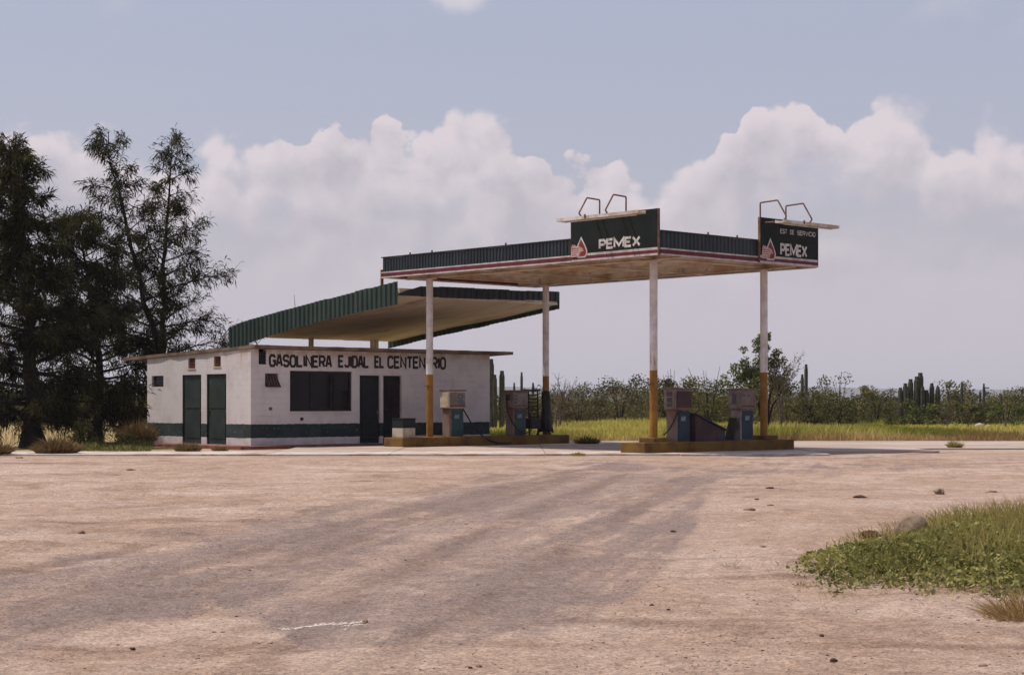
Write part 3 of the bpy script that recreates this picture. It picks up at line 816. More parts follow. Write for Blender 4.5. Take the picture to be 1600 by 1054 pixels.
for z in (0.3, 1.2, 2.1): MB().box((h[0] + 0.03, 0.05, z), (h[1] - 0.03, 0.07, z + 0.035)).obj('rail', 'metaldark', d)
# painted name across the front
fnw = lambda p, q, d: (p, -d, q)
for wd, x0, x1, z0, z1, th in (('GASOLINERA', 0.69, 3.25, 2.585, 3.01, 0.086), ('EJIDAL', 3.49, 4.83, 2.60, 3.03, 0.086), ('EL', 5.03, 5.49, 2.60, 3.03, 0.086), ('CENTENARIO', 5.60, 8.27, 2.60, 3.05, 0.088)):
    txt = MB(); word(txt, wd, x0, x1, z0, z1, th, fnw, wiggle=0.008, seed=len(wd))
    txt.obj('lettering', 'black', bld)['label'] = 'black painted word %s' % wd
MB().tube([(1.99, -0.05, 0.90), (1.99, 0.02, 0.90)], 0.055, 10).obj('pipe_end', 'metaldark', bld)
MB().box((0.70, -0.02, 1.19), (0.82, -0.001, 1.29)).obj('switch_box', 'pipe', bld, bevel=0.004)

# dark red walkway round the building
wk = slab('walkway', [(-0.95, -0.85), (11.1, -0.85), (11.1, -0.003), (-0.003, -0.003), (-0.003, 6.4), (-0.95, 6.4)], -0.2, 0.055, 'plinth')
wk.location = P0; wk.rotation_euler = (0, 0, TH); structure(wk, 'dark red walkway along the foot of the white building')


# ------------------------------------------------------------------ corrugated sheets
def corrugated(p0, p1, ztop, zbot, out, per, depth, name, m, parent, sheet=1.0, lap=0.012, jitter=0.0, seed=0, rake=0.0):
    """vertical corrugated sheets from p0 to p1 (2D), each an object; ztop/zbot are functions of the distance run"""
    p0 = Vector(p0); p1 = Vector(p1); L = (p1 - p0).length; d = (p1 - p0) / L
    n = max(1, round(L / sheet)); rg = random.Random(seed)
    prof = [(0, 0), (0.28, 0), (0.40, 1), (0.78, 1), (0.90, 0)]
    for i in range(n):
        s0, s1 = L * i / n, L * (i + 1) / n
        mb = MB()
        stations = []
        kmax = int(round((s1 - s0) / per))
        pr = (s1 - s0) / kmax
        for q in range(kmax):
            for a, hh in prof: stations.append((s0 + (q + a) * pr, hh))
        stations.append((s1 + lap, 0))
        dz0 = rg.uniform(-1, 1) * jitter; dz1 = rg.uniform(-1, 1) * jitter; tilt = rg.uniform(-1, 1) * jitter * 0.5
        w = out * (0.002 * (i % 2))
        for s, hh in stations:
            q = p0 + d * s + Vector(out[:2]) * (hh * depth) + Vector(w[:2])
            zt, zb = ztop(min(s, L)) + dz0, zbot(min(s, L)) + dz1
            mb.v += [(q.x + out.x * tilt, q.y + out.y * tilt, zt), (q.x, q.y, zb)]
        for k in range(len(stations) - 1):
            mb.f.append((2 * k, 2 * k + 1, 2 * k + 3, 2 * k + 2))
        o = mb.obj(name, m, parent)
        sm_ = o.modifiers.new('thickness', 'SOLIDIFY'); sm_.thickness = 0.004; sm_.offset = 0


# ------------------------------------------------------------------ the lean-to roof that rises from the building to the canopy
S0 = cw(0.76, 12.54)
shed = thing('tilted_shed_roof', 'tilted roof with green corrugated edge rising from the building towards the canopy', 'roof', S0, TH)
SB, SL = 7.5, 9.6
zunder = lambda s: np.interp(s, [0, 2.9, 5.8, 8.4, 9.6], [4.86, 4.62, 4.36, 4.05, 3.90])
ff = lambda a, b: (lambda s: float(np.interp(s, a, b)))
ltop = ff([0, 2.9, 5.77, 8.34, 9.4, 10.1], [5.51, 5.19, 4.86, 4.56, 4.40, 4.22])
lbot = ff([0, 2.9, 5.77, 7.36, 8.43, 10.1], [4.74, 4.46, 4.12, 3.89, 3.70, 3.33])
corrugated((-0.03, 0.0), (-0.03, 10.1), ltop, lbot, Vector((-1, 0, 0)), 0.25, 0.045, 'fascia_sheet', 'fasciagreen', shed, 0.78, jitter=0.014, seed=4)
corrugated((SB + 0.03, -0.05), (SB + 0.03, 9.9), lambda s: zunder(s) + 0.20 + 0.42 * max(0.0, 1 - s / 0.7), lambda s: float(np.interp(s, [0, 4.63, 6.91, 9.51, 9.9], [4.84, 4.28, 4.03, 3.68, 3.63])), Vector((-1, 0, 0)), 0.25, 0.045, 'fascia_sheet', 'fasciagreen', shed, 0.78, jitter=0.01, seed=8)
corrugated((0.95, -0.03), (SB, -0.03), lambda s: 5.38 + 0.09 * s / 6.6, lambda s: 5.03 + 0.09 * s / 6.6, Vector((0, -1, 0)), 0.25, 0.045, 'fascia_sheet', 'fasciadark', shed, 0.8, jitter=0.02, seed=9)
fl = MB().prism([(0.0, 5.02), (0.95, 5.04), (0.95, 5.38), (0.0, 5.10)], lambda p, q, d: (p, d, q), -0.035, -0.025).obj('bent_flashing', 'fasciadark', shed, fix=True)
# the underside: boards laid along the slope, each a board of its own
nb = 15
rg = random.Random(11)
for i in range(nb):
    x0, x1 = SB * i / nb + 0.004, SB * (i + 1) / nb - 0.004
    mb = MB(); dz = rg.uniform(-0.008, 0.008)
    st = [0, 1.5, 2.9, 4.4, 5.8, 7.2, 8.4, 9.6]
    lift = 0.14
    for s in st:
        zz_ = zunder(s) + lift * max(0.0, 1 - s / 3.0) + dz
        mb.v += [(x0, s, zz_), (x1, s, zz_), (x1, s, zz_ + 0.05), (x0, s, zz_ + 0.05)]
    for k in range(len(st) - 1):
        o = 4 * k
        for a in range(4):
            b = (a + 1) % 4; mb.f.append((o + a, o + 4 + a, o + 4 + b, o + b))
    mb.f += [(0, 1, 2, 3), tuple(4 * (len(st) - 1) + q for q in (3, 2, 1, 0))]
    mb.obj('board', 'shedunder', shed, fix=True)
mb = MB()
for s in (0, 2.9, 5.8, 8.4, 9.6):
    zz_ = float(zunder(s)) + 0.14 * max(0.0, 1 - s / 3.0) + 0.075
    mb.v += [(0, s, zz_), (SB, s, zz_)]
for k in range(4): mb.f.append((2 * k, 2 * k + 1, 2 * k + 3, 2 * k + 2))
mb.obj('roof_sheet', 'roofsheet', shed)
mb = MB().box((0.05, 0.0, 5.05), (SB - 0.05, 0.10, 5.28)).obj('front_beam', 'beam', shed)
# short posts under its low end
for lx in (0.25, 3.24, 6.27, 6.45):
    MB().box((lx - 0.07, 9.25, 2.7), (lx + 0.07, 9.40, float(zunder(9.3)) + 0.02)).obj('post', 'beam', shed)
# vent pipe and thin aerial standing on it
vp = MB().tube([(0.1, 1.0, 5.0), (0.1, 1.0, 5.95)], 0.055, 10).obj('vent_pipe', 'pipe', shed, smooth=True)
MB().tube([(0.3, 6.3, 4.3), (0.3, 6.3, 4.9), (0.26, 6.3, 5.36)], [0.014, 0.012, 0.006], 6).obj('aerial', 'arm', shed)


# ------------------------------------------------------------------ the pump canopy
CB, CA = 7.0, 12.4                     # across the islands, along them
ZL, ZT = 5.56, 6.23
can = thing('pump_canopy', 'flat pump canopy on four ochre footed pipe columns with dark green fascia', 'canopy', C0, TH)
# fascia of narrow corrugated sheets over a white, red and white striped edge
for p0, p1, out, sd in (((0, CA), (0, 0), (-1, 0, 0), 1), ((0, 0), (CB, 0), (0, -1, 0), 2), ((CB, 0), (CB, CA), (1, 0, 0), 3), ((CB, CA), (0, CA), (0, 1, 0), 4)):
    corrugated(p0, p1, lambda s: ZT, lambda s: ZL + 0.20, Vector(out), 0.155, 0.028, 'fascia_sheet', 'fasciadark', can, 1.03, jitter=0.012, seed=20 + sd)
e = 0.035
for nm, z0, z1, m, pr in (('white_stripe', ZL + 0.160, ZL + 0.205, 'stripewhite', 0.012), ('red_stripe', ZL + 0.047, ZL + 0.158, 'stripered', 0.010), ('white_edge', ZL, ZL + 0.045, 'stripewhite', 0.012)):
    for k in range(4):
        a = e + pr
        bx_ = [((-a, -a, z0), (-0.002, CA + a, z1)), ((-0.001, -a, z0), (CB + 0.001, -0.002, z1)), ((CB + 0.002, -a, z0), (CB + a, CA + a, z1)), ((-0.001, CA + 0.002, z0), (CB + 0.001, CA + a, z1))][k]
        MB().box(*bx_).obj(nm, m, can)
for k in range(4):                     # thin top capping
    bx_ = [((-0.05, -0.05, ZT), (0.03, CA + 0.05, ZT + 0.03)), ((0.032, -0.05, ZT), (CB - 0.032, 0.03, ZT + 0.03)), ((CB - 0.03, -0.05, ZT), (CB + 0.05, CA + 0.05, ZT + 0.03)), ((0.032, CA - 0.03, ZT), (CB - 0.032, CA + 0.05, ZT + 0.03))][k]
    MB().box(*bx_).obj('capping', 'metaldark', can)
# soffit: long sheets side by side with open joints, beams and purlins below
ns = 14
rg = random.Random(13)
for i in range(ns):
    y0, y1 = 0.05 + (CA - 0.10) * i / ns, 0.05 + (CA - 0.10) * (i + 1) / ns
    z = ZL + 0.26 + rg.uniform(-0.012, 0.012)
    mb = MB()
    for q in range(5):                 # ribbed sheet
        a, b = y0 + (y1 - y0) * q / 5 + 0.006, y0 + (y1 - y0) * (q + 1) / 5 - 0.006
        mb.add([(0.05, a, z), (CB - 0.05, a, z), (CB - 0.05, a + 0.03, z - 0.03), (0.05, a + 0.03, z - 0.03), (0.05, b, z - 0.03), (CB - 0.05, b, z - 0.03)],
               [(0, 1, 2, 3), (3, 2, 5, 4)])
    mb.obj('soffit_sheet', 'soffit', can)
MB().box((0.06, 0.06, ZL + 0.33), (CB - 0.06, CA - 0.06, ZL + 0.36)).obj('roof_sheet', 'roofsheet', can)
def ibeam(mb, a, b, h, w, t=0.02):
    a = Vector(a); b = Vector(b); d = (b - a).normalized(); s = Vector((-d.y, d.x, 0))
    for z0, z1, ww in ((0, t, w), (h - t, h, w), (t, h - t, t)):
        q = [a + s * ww / 2, a - s * ww / 2, b - s * ww / 2, b + s * ww / 2]
        vs = [(p.x, p.y, p.z + z0) for p in q] + [(p.x, p.y, p.z + z1) for p in q]
        mb.add(vs, [(0, 1, 2, 3), (7, 6, 5, 4), (0, 4, 5, 1), (1, 5, 6, 2), (2, 6, 7, 3), (3, 7, 4, 0)])
for b_ in (1.0, 6.1):
    mb = MB(); ibeam(mb, (b_, 0.06, ZL - 0.02), (b_, CA - 0.06, ZL - 0.02), 0.24, 0.16); mb.obj('beam', 'beam', can, fix=True)
for a_ in (1.2, 4.5, 7.9, 11.2):
    for x0, x1 in ((0.06, 0.91), (1.09, 6.01), (6.19, CB - 0.06)):
        mb = MB(); ibeam(mb, (x0, a_, ZL + 0.02), (x1, a_, ZL + 0.02), 0.19, 0.12); mb.obj('cross_beam', 'beam', can, fix=True)
for x in (0.35, 1.9, 2.8, 3.6, 4.4, 5.2, 6.65):
    mb = MB(); mb.box((x - 0.03, 0.06, ZL + 0.135), (x + 0.03, CA - 0.06, ZL + 0.225)); mb.obj('purlin', 'beam', can)
COLS = [(1.0, 1.2), (6.03, 1.2), (1.0, 11.2), (6.35, 11.2)]
for i, (b_, a_) in enumerate(COLS):
    c = MB().tube([(b_, a_, 0.28), (b_, a_, 1.5), (b_, a_, 3.2), (b_, a_, ZL - 0.022)], 0.115, 20).obj('column', 'column', can, smooth=True)
    MB().box((b_ - 0.17, a_ - 0.17, ZL - 0.05), (b_ + 0.17, a_ + 0.17, ZL - 0.021)).obj('cap_plate', 'beam', c)
    if a_ < 2:
        MB().box((b_ - 0.30, a_ - 0.30, 0.302), (b_ + 0.30, a_ + 0.30, 0.43)).obj('footing', 'island', c, bevel=0.02)
    if i in (0, 2):
        MB().box((b_ - 0.22, a_ - 0.12, 1.96), (b_ - 0.10, a_ + 0.02, 2.00)).obj('bracket', 'pipe', c)
# small bolts and bent clips along the top edge
for (x, y) in ((0, 9.9), (0, 6.4), (2.0, 0), (3.3, 0), (0, 11.0)):
    MB().box((x - 0.02, y - 0.02, ZT + 0.031), (x + 0.02, y + 0.02, ZT + 0.10)).obj('clip', 'arm', can)


# ------------------------------------------------------------------ the two signs on the canopy
def sign(label, origin, rz, width, z0, z1, mirror, small_text):
    """local x runs along the sign from its left end as read, -y faces the reader"""
    s = thing('canopy_sign', label, 'sign', origin, rz, 'signs on the pump canopy')
    MB().box((0, -0.055, z0 + 0.22), (width, 0.0, z1)).obj('panel', 'signgreen', s)
    fn = lambda p, q, d: (p, -0.056 - d, q)
    MB().box((0, -0.062, z0 + 0.15), (width, 0.0, z0 + 0.218)).obj('white_stripe', 'stripewhite', s)
    MB().box((0, -0.060, z0 + 0.055), (width, 0.0, z0 + 0.148)).obj('red_stripe', 'stripered', s)
    MB().box((0, -0.062, z0), (width, 0.0, z0 + 0.053)).obj('white_edge', 'stripewhite', s)
    for x0, x1 in ((-0.018, -0.001), (width + 0.001, width + 0.018)):
        MB().box((x0, -0.07, z0), (x1, 0.01, z1)).obj('edge_trim', 'arm', s)
    t = MB(); nw = {'M': 1.35, 'P': 0.85, 'E': 0.85}; a0, a1, c0, c1 = small_text['main']
    word(t, 'PEMEX', a0, a1, c0, c1, 0.072, fn, gap=0.30, narrow=nw); t.obj('lettering', 'letter', s)
    if 'sub' in small_text:
        for wd, x0, x1 in small_text['sub']:
            t = MB(); word(t, wd, x0, x1, small_text['subz'][0], small_text['subz'][1], 0.022, fn, gap=0.3)
            t.obj('small_lettering', 'letter', s)
    # the emblem: a red drop outlined in white behind a pale eagle head
    ex, ez, ew, eh = small_text['emblem']
    em = thing_part('emblem', s)
    drop = [(0.62, 1.0), (0.74, 0.80), (0.90, 0.55), (1.0, 0.33), (0.99, 0.14), (0.88, 0.0), (0.40, 0.0), (0.22, 0.16), (0.24, 0.38), (0.40, 0.62), (0.52, 0.82)]
    P = lambda pl, k=1.0, cx=0.62, cz=0.36: [(ex + ew * (cx + (a - cx) * k), ez + eh * (cz + (b - cz) * k)) for a, b in pl]
    MB().prism(P(drop), fn, 0.008, 0.012).obj('drop_outline', 'letter', em, fix=True)
    MB().prism(P(drop, 0.80), fn, 0.0125, 0.017).obj('red_drop', 'emblemred', em, fix=True)
    head = [(0.02, 0.05), (0.02, 0.52), (0.10, 0.66), (0.16, 0.60), (0.22, 0.64), (0.34, 0.55), (0.46, 0.56), (0.62, 0.50), (0.74, 0.42), (0.80, 0.28), (0.70, 0.30), (0.58, 0.24), (0.52, 0.06)]
    MB().prism(P(head), fn, 0.0175, 0.023).obj('eagle_head', 'emblempink', em, fix=True)
    for k in range(4):
        b = 0.12 + 0.10 * k
        MB().prism(P([(0.06, b), (0.34 + 0.06 * k, b + 0.03), (0.34 + 0.06 * k, b + 0.055), (0.06, b + 0.03)]), fn, 0.0235, 0.026).obj('feather_line', 'emblemred', em, fix=True)
    # lamp tray held in front of the panel by bent pipes
    tx0, tx1, ty = small_text['tray']; tz = small_text['trayz']
    tr = MB().box((tx0, ty - 0.13, tz), (tx1, ty + 0.13, tz + 0.035))
    tr.box((tx0, ty - 0.15, tz), (tx1, ty - 0.131, tz + 0.09)); tr.box((tx0, ty + 0.131, tz), (tx1, ty + 0.15, tz + 0.09))
    tr = tr.obj('lamp_tray', 'tray', s)
    MB().tube([(tx0 + 0.2, ty, tz - 0.02), (tx1 - 0.2, ty, tz - 0.02)], 0.019, 8).obj('tube_lamp', 'letter', tr)
    MB().box((tx0 + 0.35 * (tx1 - tx0), ty - 0.17, tz + 0.02), (tx0 + 0.35 * (tx1 - tx0) + 0.06, ty - 0.151, tz + 0.13)).obj('clip', 'arm', tr)
    for ax in small_text['arms']:
        MB().tube([(ax, 0.10, z1 - 0.35), (ax, 0.10, z1 + 0.42), (ax, 0.085, z1 + 0.45), (ax, ty + 0.22, z1 + 0.47), (ax, ty + 0.19, z1 + 0.46), (ax, ty - 0.12, tz + 0.20), (ax, ty - 0.11, tz + 0.16), (ax, ty + 0.02, tz + 0.05), (ax, -0.02, tz + 0.07)],
                  0.024, 8).obj('arm', 'arm', s, smooth=True)
    return s

def thing_part(name, parent):
    o = bpy.data.objects.new(name, None); COL.objects.link(o); o.parent = parent; o.empty_display_size = 0.1
    return o

# left sign: on the edge running back to the left (local x towards the near corner)
sign('PEMEX sign above the near canopy corner, wide plain dark panel facing left', cw(-0.055, 3.44), TH - math.pi / 2, 3.42, ZL, 6.86, False,
     dict(main=(1.12, 2.76, 5.845, 6.15), emblem=(0.0, 5.66, 0.66, 0.62), tray=(0.10, 3.34, -0.62), trayz=6.68, arms=(1.0, 2.05)))
sign('PEMEX sign at the right canopy corner with small second line of text', cw(4.22, -0.055), TH, 2.78, ZL + 0.02, 6.92, False,
     dict(main=(0.95, 2.26, 5.84, 6.21), emblem=(0.06, 5.67, 0.66, 0.66), tray=(0.02, 2.74, -0.75), trayz=6.70, arms=(0.20, 1.42),
          sub=(('EST', 0.95, 1.28), ('DE', 1.42, 1.62), ('SERVICIO', 1.76, 2.66)), subz=(6.50, 6.64)))


# ------------------------------------------------------------------ pump islands
def island(label, b0, b1, a0, a1):
    o = thing('pump_island', label, 'island', cw(0, 0), TH, 'pump islands')
    mb = MB(); mb.box((b0, a0, -0.2), (b1, a1, 0.30))
    k = mb.obj('kerb', 'island', o, bevel=0.03)
    MB().box((b0 + 0.10, a0 + 0.10, 0.295), (b1 - 0.10, a1 - 0.10, 0.3015)).obj('top', 'island', o)
    return o
island('ochre kerbed pump island nearest the camera, under the PEMEX signs', 0.12, 6.95, 0.74, 1.68)
island('ochre kerbed pump island farther off, beside the white building', -0.55, 7.05, 10.72, 11.68)


# ------------------------------------------------------------------ fuel pumps
def pump(label, b, a, rz, front, side, lower_side, panel, dials, rust_top=True, hose=None, W_=0.74, D_=0.46, tall=0.0):
    p = thing('fuel_pump', label, 'fuel pump', cw(b, a, 0.3015), TH + rz, 'fuel pumps')
    w, d = W_ / 2, D_ / 2
    hz0, hz1 = 0.95, 1.52 + tall
    # lower cabinet with coloured front door and rusty sides
    MB().box((-w + 0.06, -d + 0.05, 0.0), (w - 0.06, d - 0.05, hz0 - 0.03)).obj('cabinet', lower_side, p, bevel=0.012)
    MB().box((-w + 0.16, -d + 0.030, 0.03), (w - 0.09, -d + 0.049, hz0 - 0.06)).obj('door_panel', panel, p, bevel=0.006)
    MB().box((-w + 0.27, -d + 0.021, 0.60), (w - 0.26, -d + 0.0295, 0.74)).obj('decal', 'decal', p)
    MB().box((-w + 0.02, -d + 0.02, hz0 - 0.029), (w - 0.02, d - 0.02, hz0 - 0.001)).obj('shelf', 'pumprust', p)
    # the head: computer housing with bezel, dial openings and cap
    hd = MB().box((-w, -d, hz0), (w, d, hz1)).obj('head', side, p, bevel=0.02)
    MB().box((-w + 0.03, -d - 0.012, hz0 + 0.03), (w - 0.03, -d - 0.001, hz1 - 0.05)).obj('front_plate', front, hd, bevel=0.004)
    MB().box((-w - 0.012, -d + 0.04, hz0 + 0.03), (-w - 0.001, d - 0.04, hz1 - 0.05)).obj('side_plate', side, hd, bevel=0.004)
    for (x0, x1, z0, z1) in dials:
        MB().box((x0, -d - 0.020, hz0 + z0), (x1, -d - 0.013, hz0 + z1)).obj('dial', 'dial', hd)
    cp = MB().box((-w - 0.02, -d - 0.025, hz1 + 0.001), (w + 0.02, d + 0.02, hz1 + 0.045)).obj('cap', 'pumprust' if rust_top else side, p, bevel=0.01)
    # nozzle hook on the side
    MB().tube([(w, 0.0, 1.0), (w + 0.08, 0.0, 1.02), (w + 0.10, 0, 1.12)], 0.022, 8).obj('nozzle_hook', 'rubber', p)
    nz = MB().tube([(w + 0.05, -0.02, 1.30), (w + 0.06, -0.02, 1.12), (w + 0.07, -0.06, 1.04), (w + 0.07, -0.16, 0.98)], [0.03, 0.028, 0.02, 0.014], 8).obj('nozzle', 'rubber', p, smooth=True)
    for (x0, x1, z0, z1) in dials:
        MB().box((x0 + 0.02, -d - 0.0225, hz0 + z0 + 0.02), (x1 - 0.03, -d - 0.0205, hz0 + z1 - 0.025)).obj('figures', 'decal', hd)
    MB().box((-w + 0.08, -d - 0.0145, hz0 + 0.06), (w - 0.08, -d - 0.0125, hz0 + 0.10)).obj('label_strip', 'stripered', hd)
    if hose: MB().tube(hose, 0.024, 8).obj('hose', 'rubber', p, smooth=True)
    return p

def bez(pts, n=14):
    pts = [Vector(p) for p in pts]; out = []
    for i in range(n + 1):
        t = i / n; q = pts[:]
        while len(q) > 1: q = [q[k].lerp(q[k + 1], t) for k in range(len(q) - 1)]
        out.append(tuple(q[0]))
    return out

P1 = pump('cream sided fuel pump with teal door standing against the white wall', 2.02, 11.2, 0.0, 'pumphead', 'pumpcream', 'pumprust', 'pumpteal',
     [(0.02, 0.22, 0.34, 0.44), (0.04, 0.22, 0.20, 0.27), (-0.28, -0.04, 0.12, 0.44)][:2], hose=bez([(0.36, -0.1, 0.92), (0.55, -0.15, 0.7), (0.62, -0.35, 0.1), (0.95, -0.55, -0.25), (1.6, -0.62, -0.27), (2.2, -0.5, -0.24)]))
P2 = pump('grimy fuel pump with teal door beside the black ladder rack', 4.90, 11.2, 0.0, 'pumphead', 'pumprust', 'pumprust', 'pumpteal',
     [(-0.30, -0.16, 0.40, 0.46), (-0.30, -0.16, 0.28, 0.34), (-0.30, -0.16, 0.16, 0.22)], hose=bez([(-0.37, 0.05, 1.3), (-0.62, -0.1, 1.0), (-0.55, -0.3, 0.1), (-0.1, -0.46, -0.1), (0.4, -0.5, -0.1), (0.7, -0.3, 0.3), (0.62, 0.0, 0.8)]))
# side face openings of this pump
P3 = pump('dark fronted fuel pump with blue door and hose drooping to the near column', 2.06, 1.2, 0.0, 'maroon', 'pumphead', 'pumprust', 'pumpblue', [],
     hose=bez([(-0.10, -0.26, 0.86), (-0.45, -0.30, 0.98), (-0.42, -0.32, 0.62), (-0.62, -0.25, 0.35), (-0.80, -0.15, 0.20)]))
for x, z0, z1 in ((0, 0.36, 0.50), (0, 0.20, 0.33), (0, 0.06, 0.16)):
    MB().box((-0.39, -0.11, 0.95 + z0), (-0.383, 0.09, 0.95 + z1)).obj('dial', 'dial', P3)
P4 = pump('grey fuel pump with reddish front and blue door beside the right column', 4.98, 1.2, 0.0, 'pumprust', 'pumphead', 'pumphead', 'pumpblue',
     [(-0.25, -0.14, 0.38, 0.44), (-0.02, 0.10, 0.38, 0.44)])
MB().box((-0.39, -0.09, 1.10), (-0.383, 0.07, 1.40)).obj('dial', 'dial', P4)
MB().box((-0.39, -0.12, 1.22), (-0.383, 0.10, 1.42)).obj('dial', 'dial', P2)

# things lying about the islands
def wedge():
    o = thing('tilted_crate', 'dark wedge shaped metal box with sloping lid beside the near pumps', 'box', cw(3.15, 1.15, 0.3015), TH)
    prof = [(-0.62, 0.0), (0.72, 0.0), (0.72, 0.30), (-0.62, 0.78)]
    MB().prism(prof, lambda p, q, d: (p, d, q), -0.22, 0.22).obj('body', 'maroon', o, fix=True, bevel=0.01)
    lid = [(-0.66, 0.80), (-0.64, 0.835), (0.78, 0.335), (0.76, 0.295)]
    MB().prism(lid, lambda p, q, d: (p, d, q), -0.27, 0.27).obj('lid', 'navy', o, fix=True)
    MB().box((0.34, -0.235, 0.04), (0.70, -0.2215, 0.26)).obj('end_panel', 'navy', o)
    return o
wedge()
lean = thing('leaning_board', 'narrow black board leaning on the left side of the right pump', 'board', cw(4.40, 1.2, 0.3015), TH)
MB().prism([(-0.10, 0.0), (0.02, 0.0), (0.16, 0.66), (0.12, 0.68)], lambda p, q, d: (p, d, q), -0.16, 0.12).obj('board', 'rubber', lean, fix=True)

bn = thing('painted_block', 'low concrete block, green above and white below, at the island end', 'block', cw(-0.10, 11.2, 0.3015), TH)
MB().box((-0.28, -0.30, 0.0), (0.24, 0.26, 0.31)).obj('base', 'blockwhite', bn, bevel=0.015)
MB().box((-0.285, -0.305, 0.311), (0.245, 0.265, 0.60)).obj('upper', 'doordark', bn, bevel=0.012)
MB().box((-0.30, -0.32, 0.601), (0.26, 0.28, 0.63)).obj('top', 'doordark', bn)

# black ladder rack and rubber wrap by the farther right column
rk = thing('ladder_rack', 'black ladder like rack between the grimy pump and the far column', 'rack', cw(5.72, 11.2, 0.3015), TH)
for x in (-0.22, 0.22):
    MB().tube([(x, -0.05, 0.0), (x, -0.02, 1.0), (x, 0.0, 1.58)], 0.028, 8).obj('post', 'rubber', rk)
for i in range(8):
    z = 0.62 + i * 0.13
    MB().tube([(-0.22, -0.03, z), (0.22, -0.03, z)], 0.022, 6).obj('rung', 'rubber', rk)
MB().box((-0.26, -0.16, 0.22), (0.24, 0.10, 0.58)).obj('box', 'rubber', rk, bevel=0.02)
MB().box((-0.55, -0.04, 1.56), (0.30, 0.06, 1.60)).obj('top_rail', 'rubber', rk)
wr = thing('rubber_wrap', 'black rubber sheet wrapped round the foot of the far column', 'rubber sheet', cw(6.35, 11.2, 0.3015), TH)
mb = MB(); n = 18
lv = [(0.10, 0.30, 0.17), (0.35, 0.25, 0.15), (0.62, 0.19, 0.13), (0.95, 0.155, 0.125), (1.3, 0.15, 0.122), (1.52, 0.145, 0.121)]
for z, r1, r0 in lv:
    for k in range(n):
        a = 2 * math.pi * k / n; r = r1 * (1 + 0.12 * math.sin(3 * a + z * 4) + 0.06 * math.sin(7 * a))
        mb.v.append((r * math.cos(a), r * math.sin(a), z + 0.04 * math.sin(2 * a)))
for i in range(len(lv) - 1):
    for k in range(n):
        mb.f.append((i * n + k, i * n + (k + 1) % n, (i + 1) * n + (k + 1) % n, (i + 1) * n + k))
mb.obj('sheet', 'rubber', wr, smooth=True).modifiers.new('thickness', 'SOLIDIFY').thickness = 0.01
for a in (0.3, 2.2, 4.0): MB().tube([(0.2 * math.cos(a), 0.2 * math.sin(a), 0.2), (0.33 * math.cos(a), 0.33 * math.sin(a), 0.0)], 0.03, 6).obj('flap', 'rubber', wr)


# ------------------------------------------------------------------ vegetation helpers
NR = np.random.RandomState(12)

def blades(base, direc, length, width, rs=NR, bend=0.0):
    """thin quads from base points along directions"""
    n = len(base)
    d = direc / np.maximum(np.linalg.norm(direc, axis=1, keepdims=True), 1e-6)
    r = rs.normal(size=(n, 3)); s = np.cross(d, r); s /= np.maximum(np.linalg.norm(s, axis=1, keepdims=True), 1e-6)
    L = np.asarray(length).reshape(-1, 1) * np.ones((n, 1)); Wd = np.asarray(width).reshape(-1, 1) * np.ones((n, 1))
    mid = base + d * L * 0.5 + s * 0
    tip = base + d * L
    if bend: tip = tip + np.array([0, 0, -1.0]) * L * bend
    v = np.stack([base, mid - s * Wd / 2, tip, mid + s * Wd / 2], 1).reshape(-1, 3)
    f = np.arange(n * 4).reshape(n, 4)
    return v, f

def leaves(centre, size, rs=NR, up=0.3):
    """diamond leaf faces at random tilt"""
    n = len(centre)
    nrm = rs.normal(size=(n, 3)); nrm[:, 2] += up * 2; nrm /= np.linalg.norm(nrm, axis=1, keepdims=True)
    a = np.cross(nrm, rs.normal(size=(n, 3))); a /= np.maximum(np.linalg.norm(a, axis=1, keepdims=True), 1e-6)
    b = np.cross(nrm, a)
    s = np.asarray(size).reshape(-1, 1) * np.ones((n, 1))
    v = np.stack([centre - a * s, centre + b * s * 0.55, centre + a * s, centre - b * s * 0.55], 1).reshape(-1, 3)
    return v, np.arange(n * 4).reshape(n, 4)

def join(parts):
    V = []; Fc = []; o = 0
    for v, f in parts:
        V.append(v); Fc.append(f + o); o += len(v)
    return np.concatenate(V), np.concatenate(Fc)

